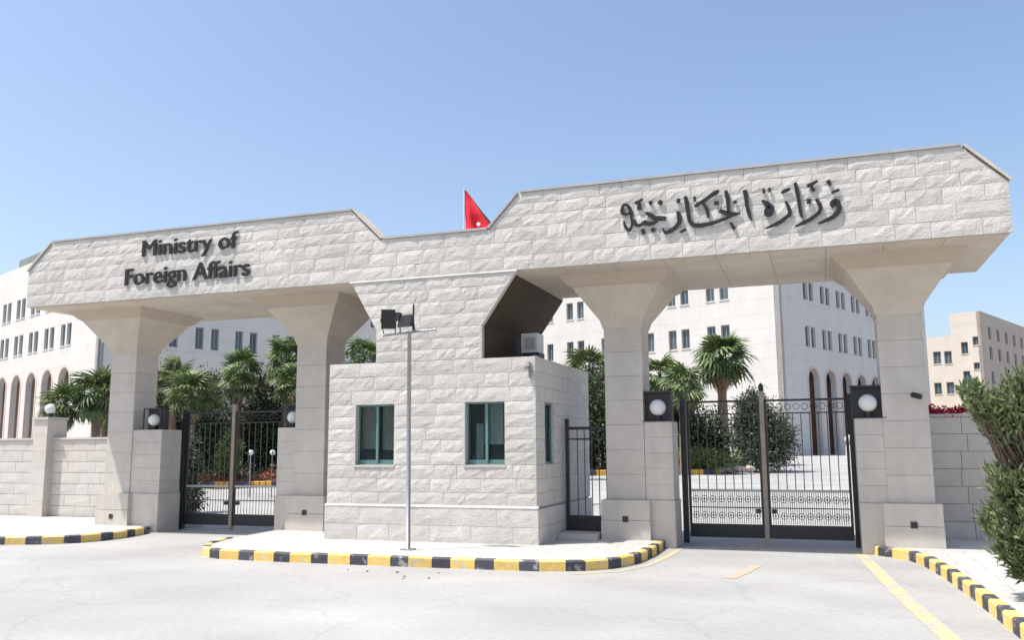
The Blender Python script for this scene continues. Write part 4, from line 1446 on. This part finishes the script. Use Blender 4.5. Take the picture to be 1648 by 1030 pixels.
# rocks in the bed
for i in range(7):
    x, y = -4.6+i*.28, 37.2+random.uniform(-.2, .6)
    r_ = random.uniform(.14, .26)
    mb = MB().sphere((0, 0, 0), (r_, r_*.8, r_*.7), 8, 6)
    mb.v = [(a+random.uniform(-.03, .03), b+random.uniform(-.03, .03), c+random.uniform(-.03, .03)) for a, b, c in mb.v]
    o = mb.build('rock', M['rocks'])
    o.location = (x, y, ground_z(y)+.1+r_*.5)
    tag(o, ('leftmost pale rock of the row in the palm bed', 'second pale rock from the left in the palm bed', 'third pale rock from the left in the palm bed', 'middle pale rock of the seven in the palm bed', 'third pale rock from the right in the palm bed', 'second pale rock from the right in the palm bed', 'rightmost pale rock of the row in the palm bed')[i], 'rock', 'rocks in the palm bed')
# garden globe lights
for x, y, lab in ((-15.95, 22.2, 'left one of two small white garden globes behind the left gate'), (-15.3, 22.35, 'right one of two small white garden globes behind the left gate')):
    gz = ground_z(y)
    t = thing('garden_light', lab, 'garden light', (x, y, gz), 'garden globe lights')
    MB().tube([(x, y, gz), (x, y, 1.44)], .018, 8).build('post', M['galv'], t)
    MB().sphere((x, y, 1.5), .08, 12, 8).build('globe', M['globe'], t, smooth=True)
# pale stone pillar far inside
bx, by = 1.54, 58.45
gz = ground_z(by)
t = thing('bollard', 'pale tan stone post seen against the post of the right gate, deep in the yard', 'bollard', (bx, by, gz))
MB().tube([(bx, by, gz), (bx, by, gz+.85), (bx, by, gz+.92)], [.33, .28, .32], 12).build('shaft', M['rocks'], t)
MB().sphere((bx, by, gz+1.18), (.34, .34, .30), 12, 8).build('head', M['rocks'], t)

# ---- the leafy tree at the right edge
TX, TY = 2.12, 9.75
tree = thing('oleander_tree', 'bushy grey-green oleander tree on the pavement at the right edge', 'tree', (TX, TY, PAVE))
lobes = [(1.71, 9.6, 1.95, 0.33, 0.38, 0.24), (1.55, 9.75, 2.02, 0.21, 0.38, 0.12), (1.97, 9.9, 2.17, 0.31, 0.38, 0.25), (1.39, 9.68, 2.16, 0.13, 0.38, 0.06), (1.86, 9.82, 1.57, 0.18, 0.38, 0.29), (1.68, 9.6, 1.1, 0.27, 0.38, 0.31), (1.58, 9.75, 1.28, 0.16, 0.38, 0.19), (1.53, 9.9, 0.86, 0.13, 0.38, 0.18), (1.66, 9.68, 0.68, 0.24, 0.38, 0.25), (1.76, 9.82, 0.4, 0.17, 0.38, 0.14), (1.96, 9.6, 1.22, 0.34, 0.38, 0.55), (2.14, 9.75, 2.04, 0.36, 0.38, 0.36), (2.02, 9.9, 1.69, 0.27, 0.38, 0.36)]
stems = MB()
Pl, Dl = [], []
base = Vector((TX, TY, PAVE))
for l in lobes:
    nS = int(16 + 95*(l[3]*l[4]*l[5])**.5)
    c = Vector(l[:3])
    for _ in range(nS):
        u = Vector((random.gauss(0, 1), random.gauss(0, 1), random.gauss(.15, 1)))
        u.normalize()
        r_ = random.uniform(.40, .98)
        tip = c + Vector((u.x*l[3], u.y*l[4], u.z*l[5]))*r_
        root = c.lerp(base, .35) + Vector((random.gauss(0, .05), random.gauss(0, .05), random.gauss(0, .05)))
        mid = root.lerp(tip, .55) + Vector((0, 0, -.04))
        dirn = (tip-mid)
        stems.tube([root, mid, tip], [.007, .005, .002], 4, cap=False)
        dd = dirn.normalized()
        k = 34
        for j in range(k):
            f = j/k
            p = mid.lerp(tip, f) + Vector((random.gauss(0, .02), random.gauss(0, .02), random.gauss(0, .02)))
            lv = dd*.7 + Vector((random.gauss(0, .55), random.gauss(0, .55), random.gauss(.15, .5)))
            Pl.append(p[:]); Dl.append(lv[:])
Pl, Dl = np.array(Pl), np.array(Dl)
k_ = Pl[:, 2] > PAVE+.05
link('crown', leaf_mesh('crown', Pl[k_], Dl[k_], .105, .026, M['oleander']), tree)
stems.build('twigs', M['bark'], tree)
mb = MB()
for l in lobes:
    c = Vector(l[:3])
    q = base + Vector((random.uniform(-.07, .07), random.uniform(-.07, .07), -.02))
    m1 = q.lerp(c, .35) + Vector((random.gauss(0, .03), random.gauss(0, .03), .1))
    mb.tube([q, m1, q.lerp(c, .7), c], [.045, .032, .02, .008], 7)
mb.build('trunk', M['bark'], tree)
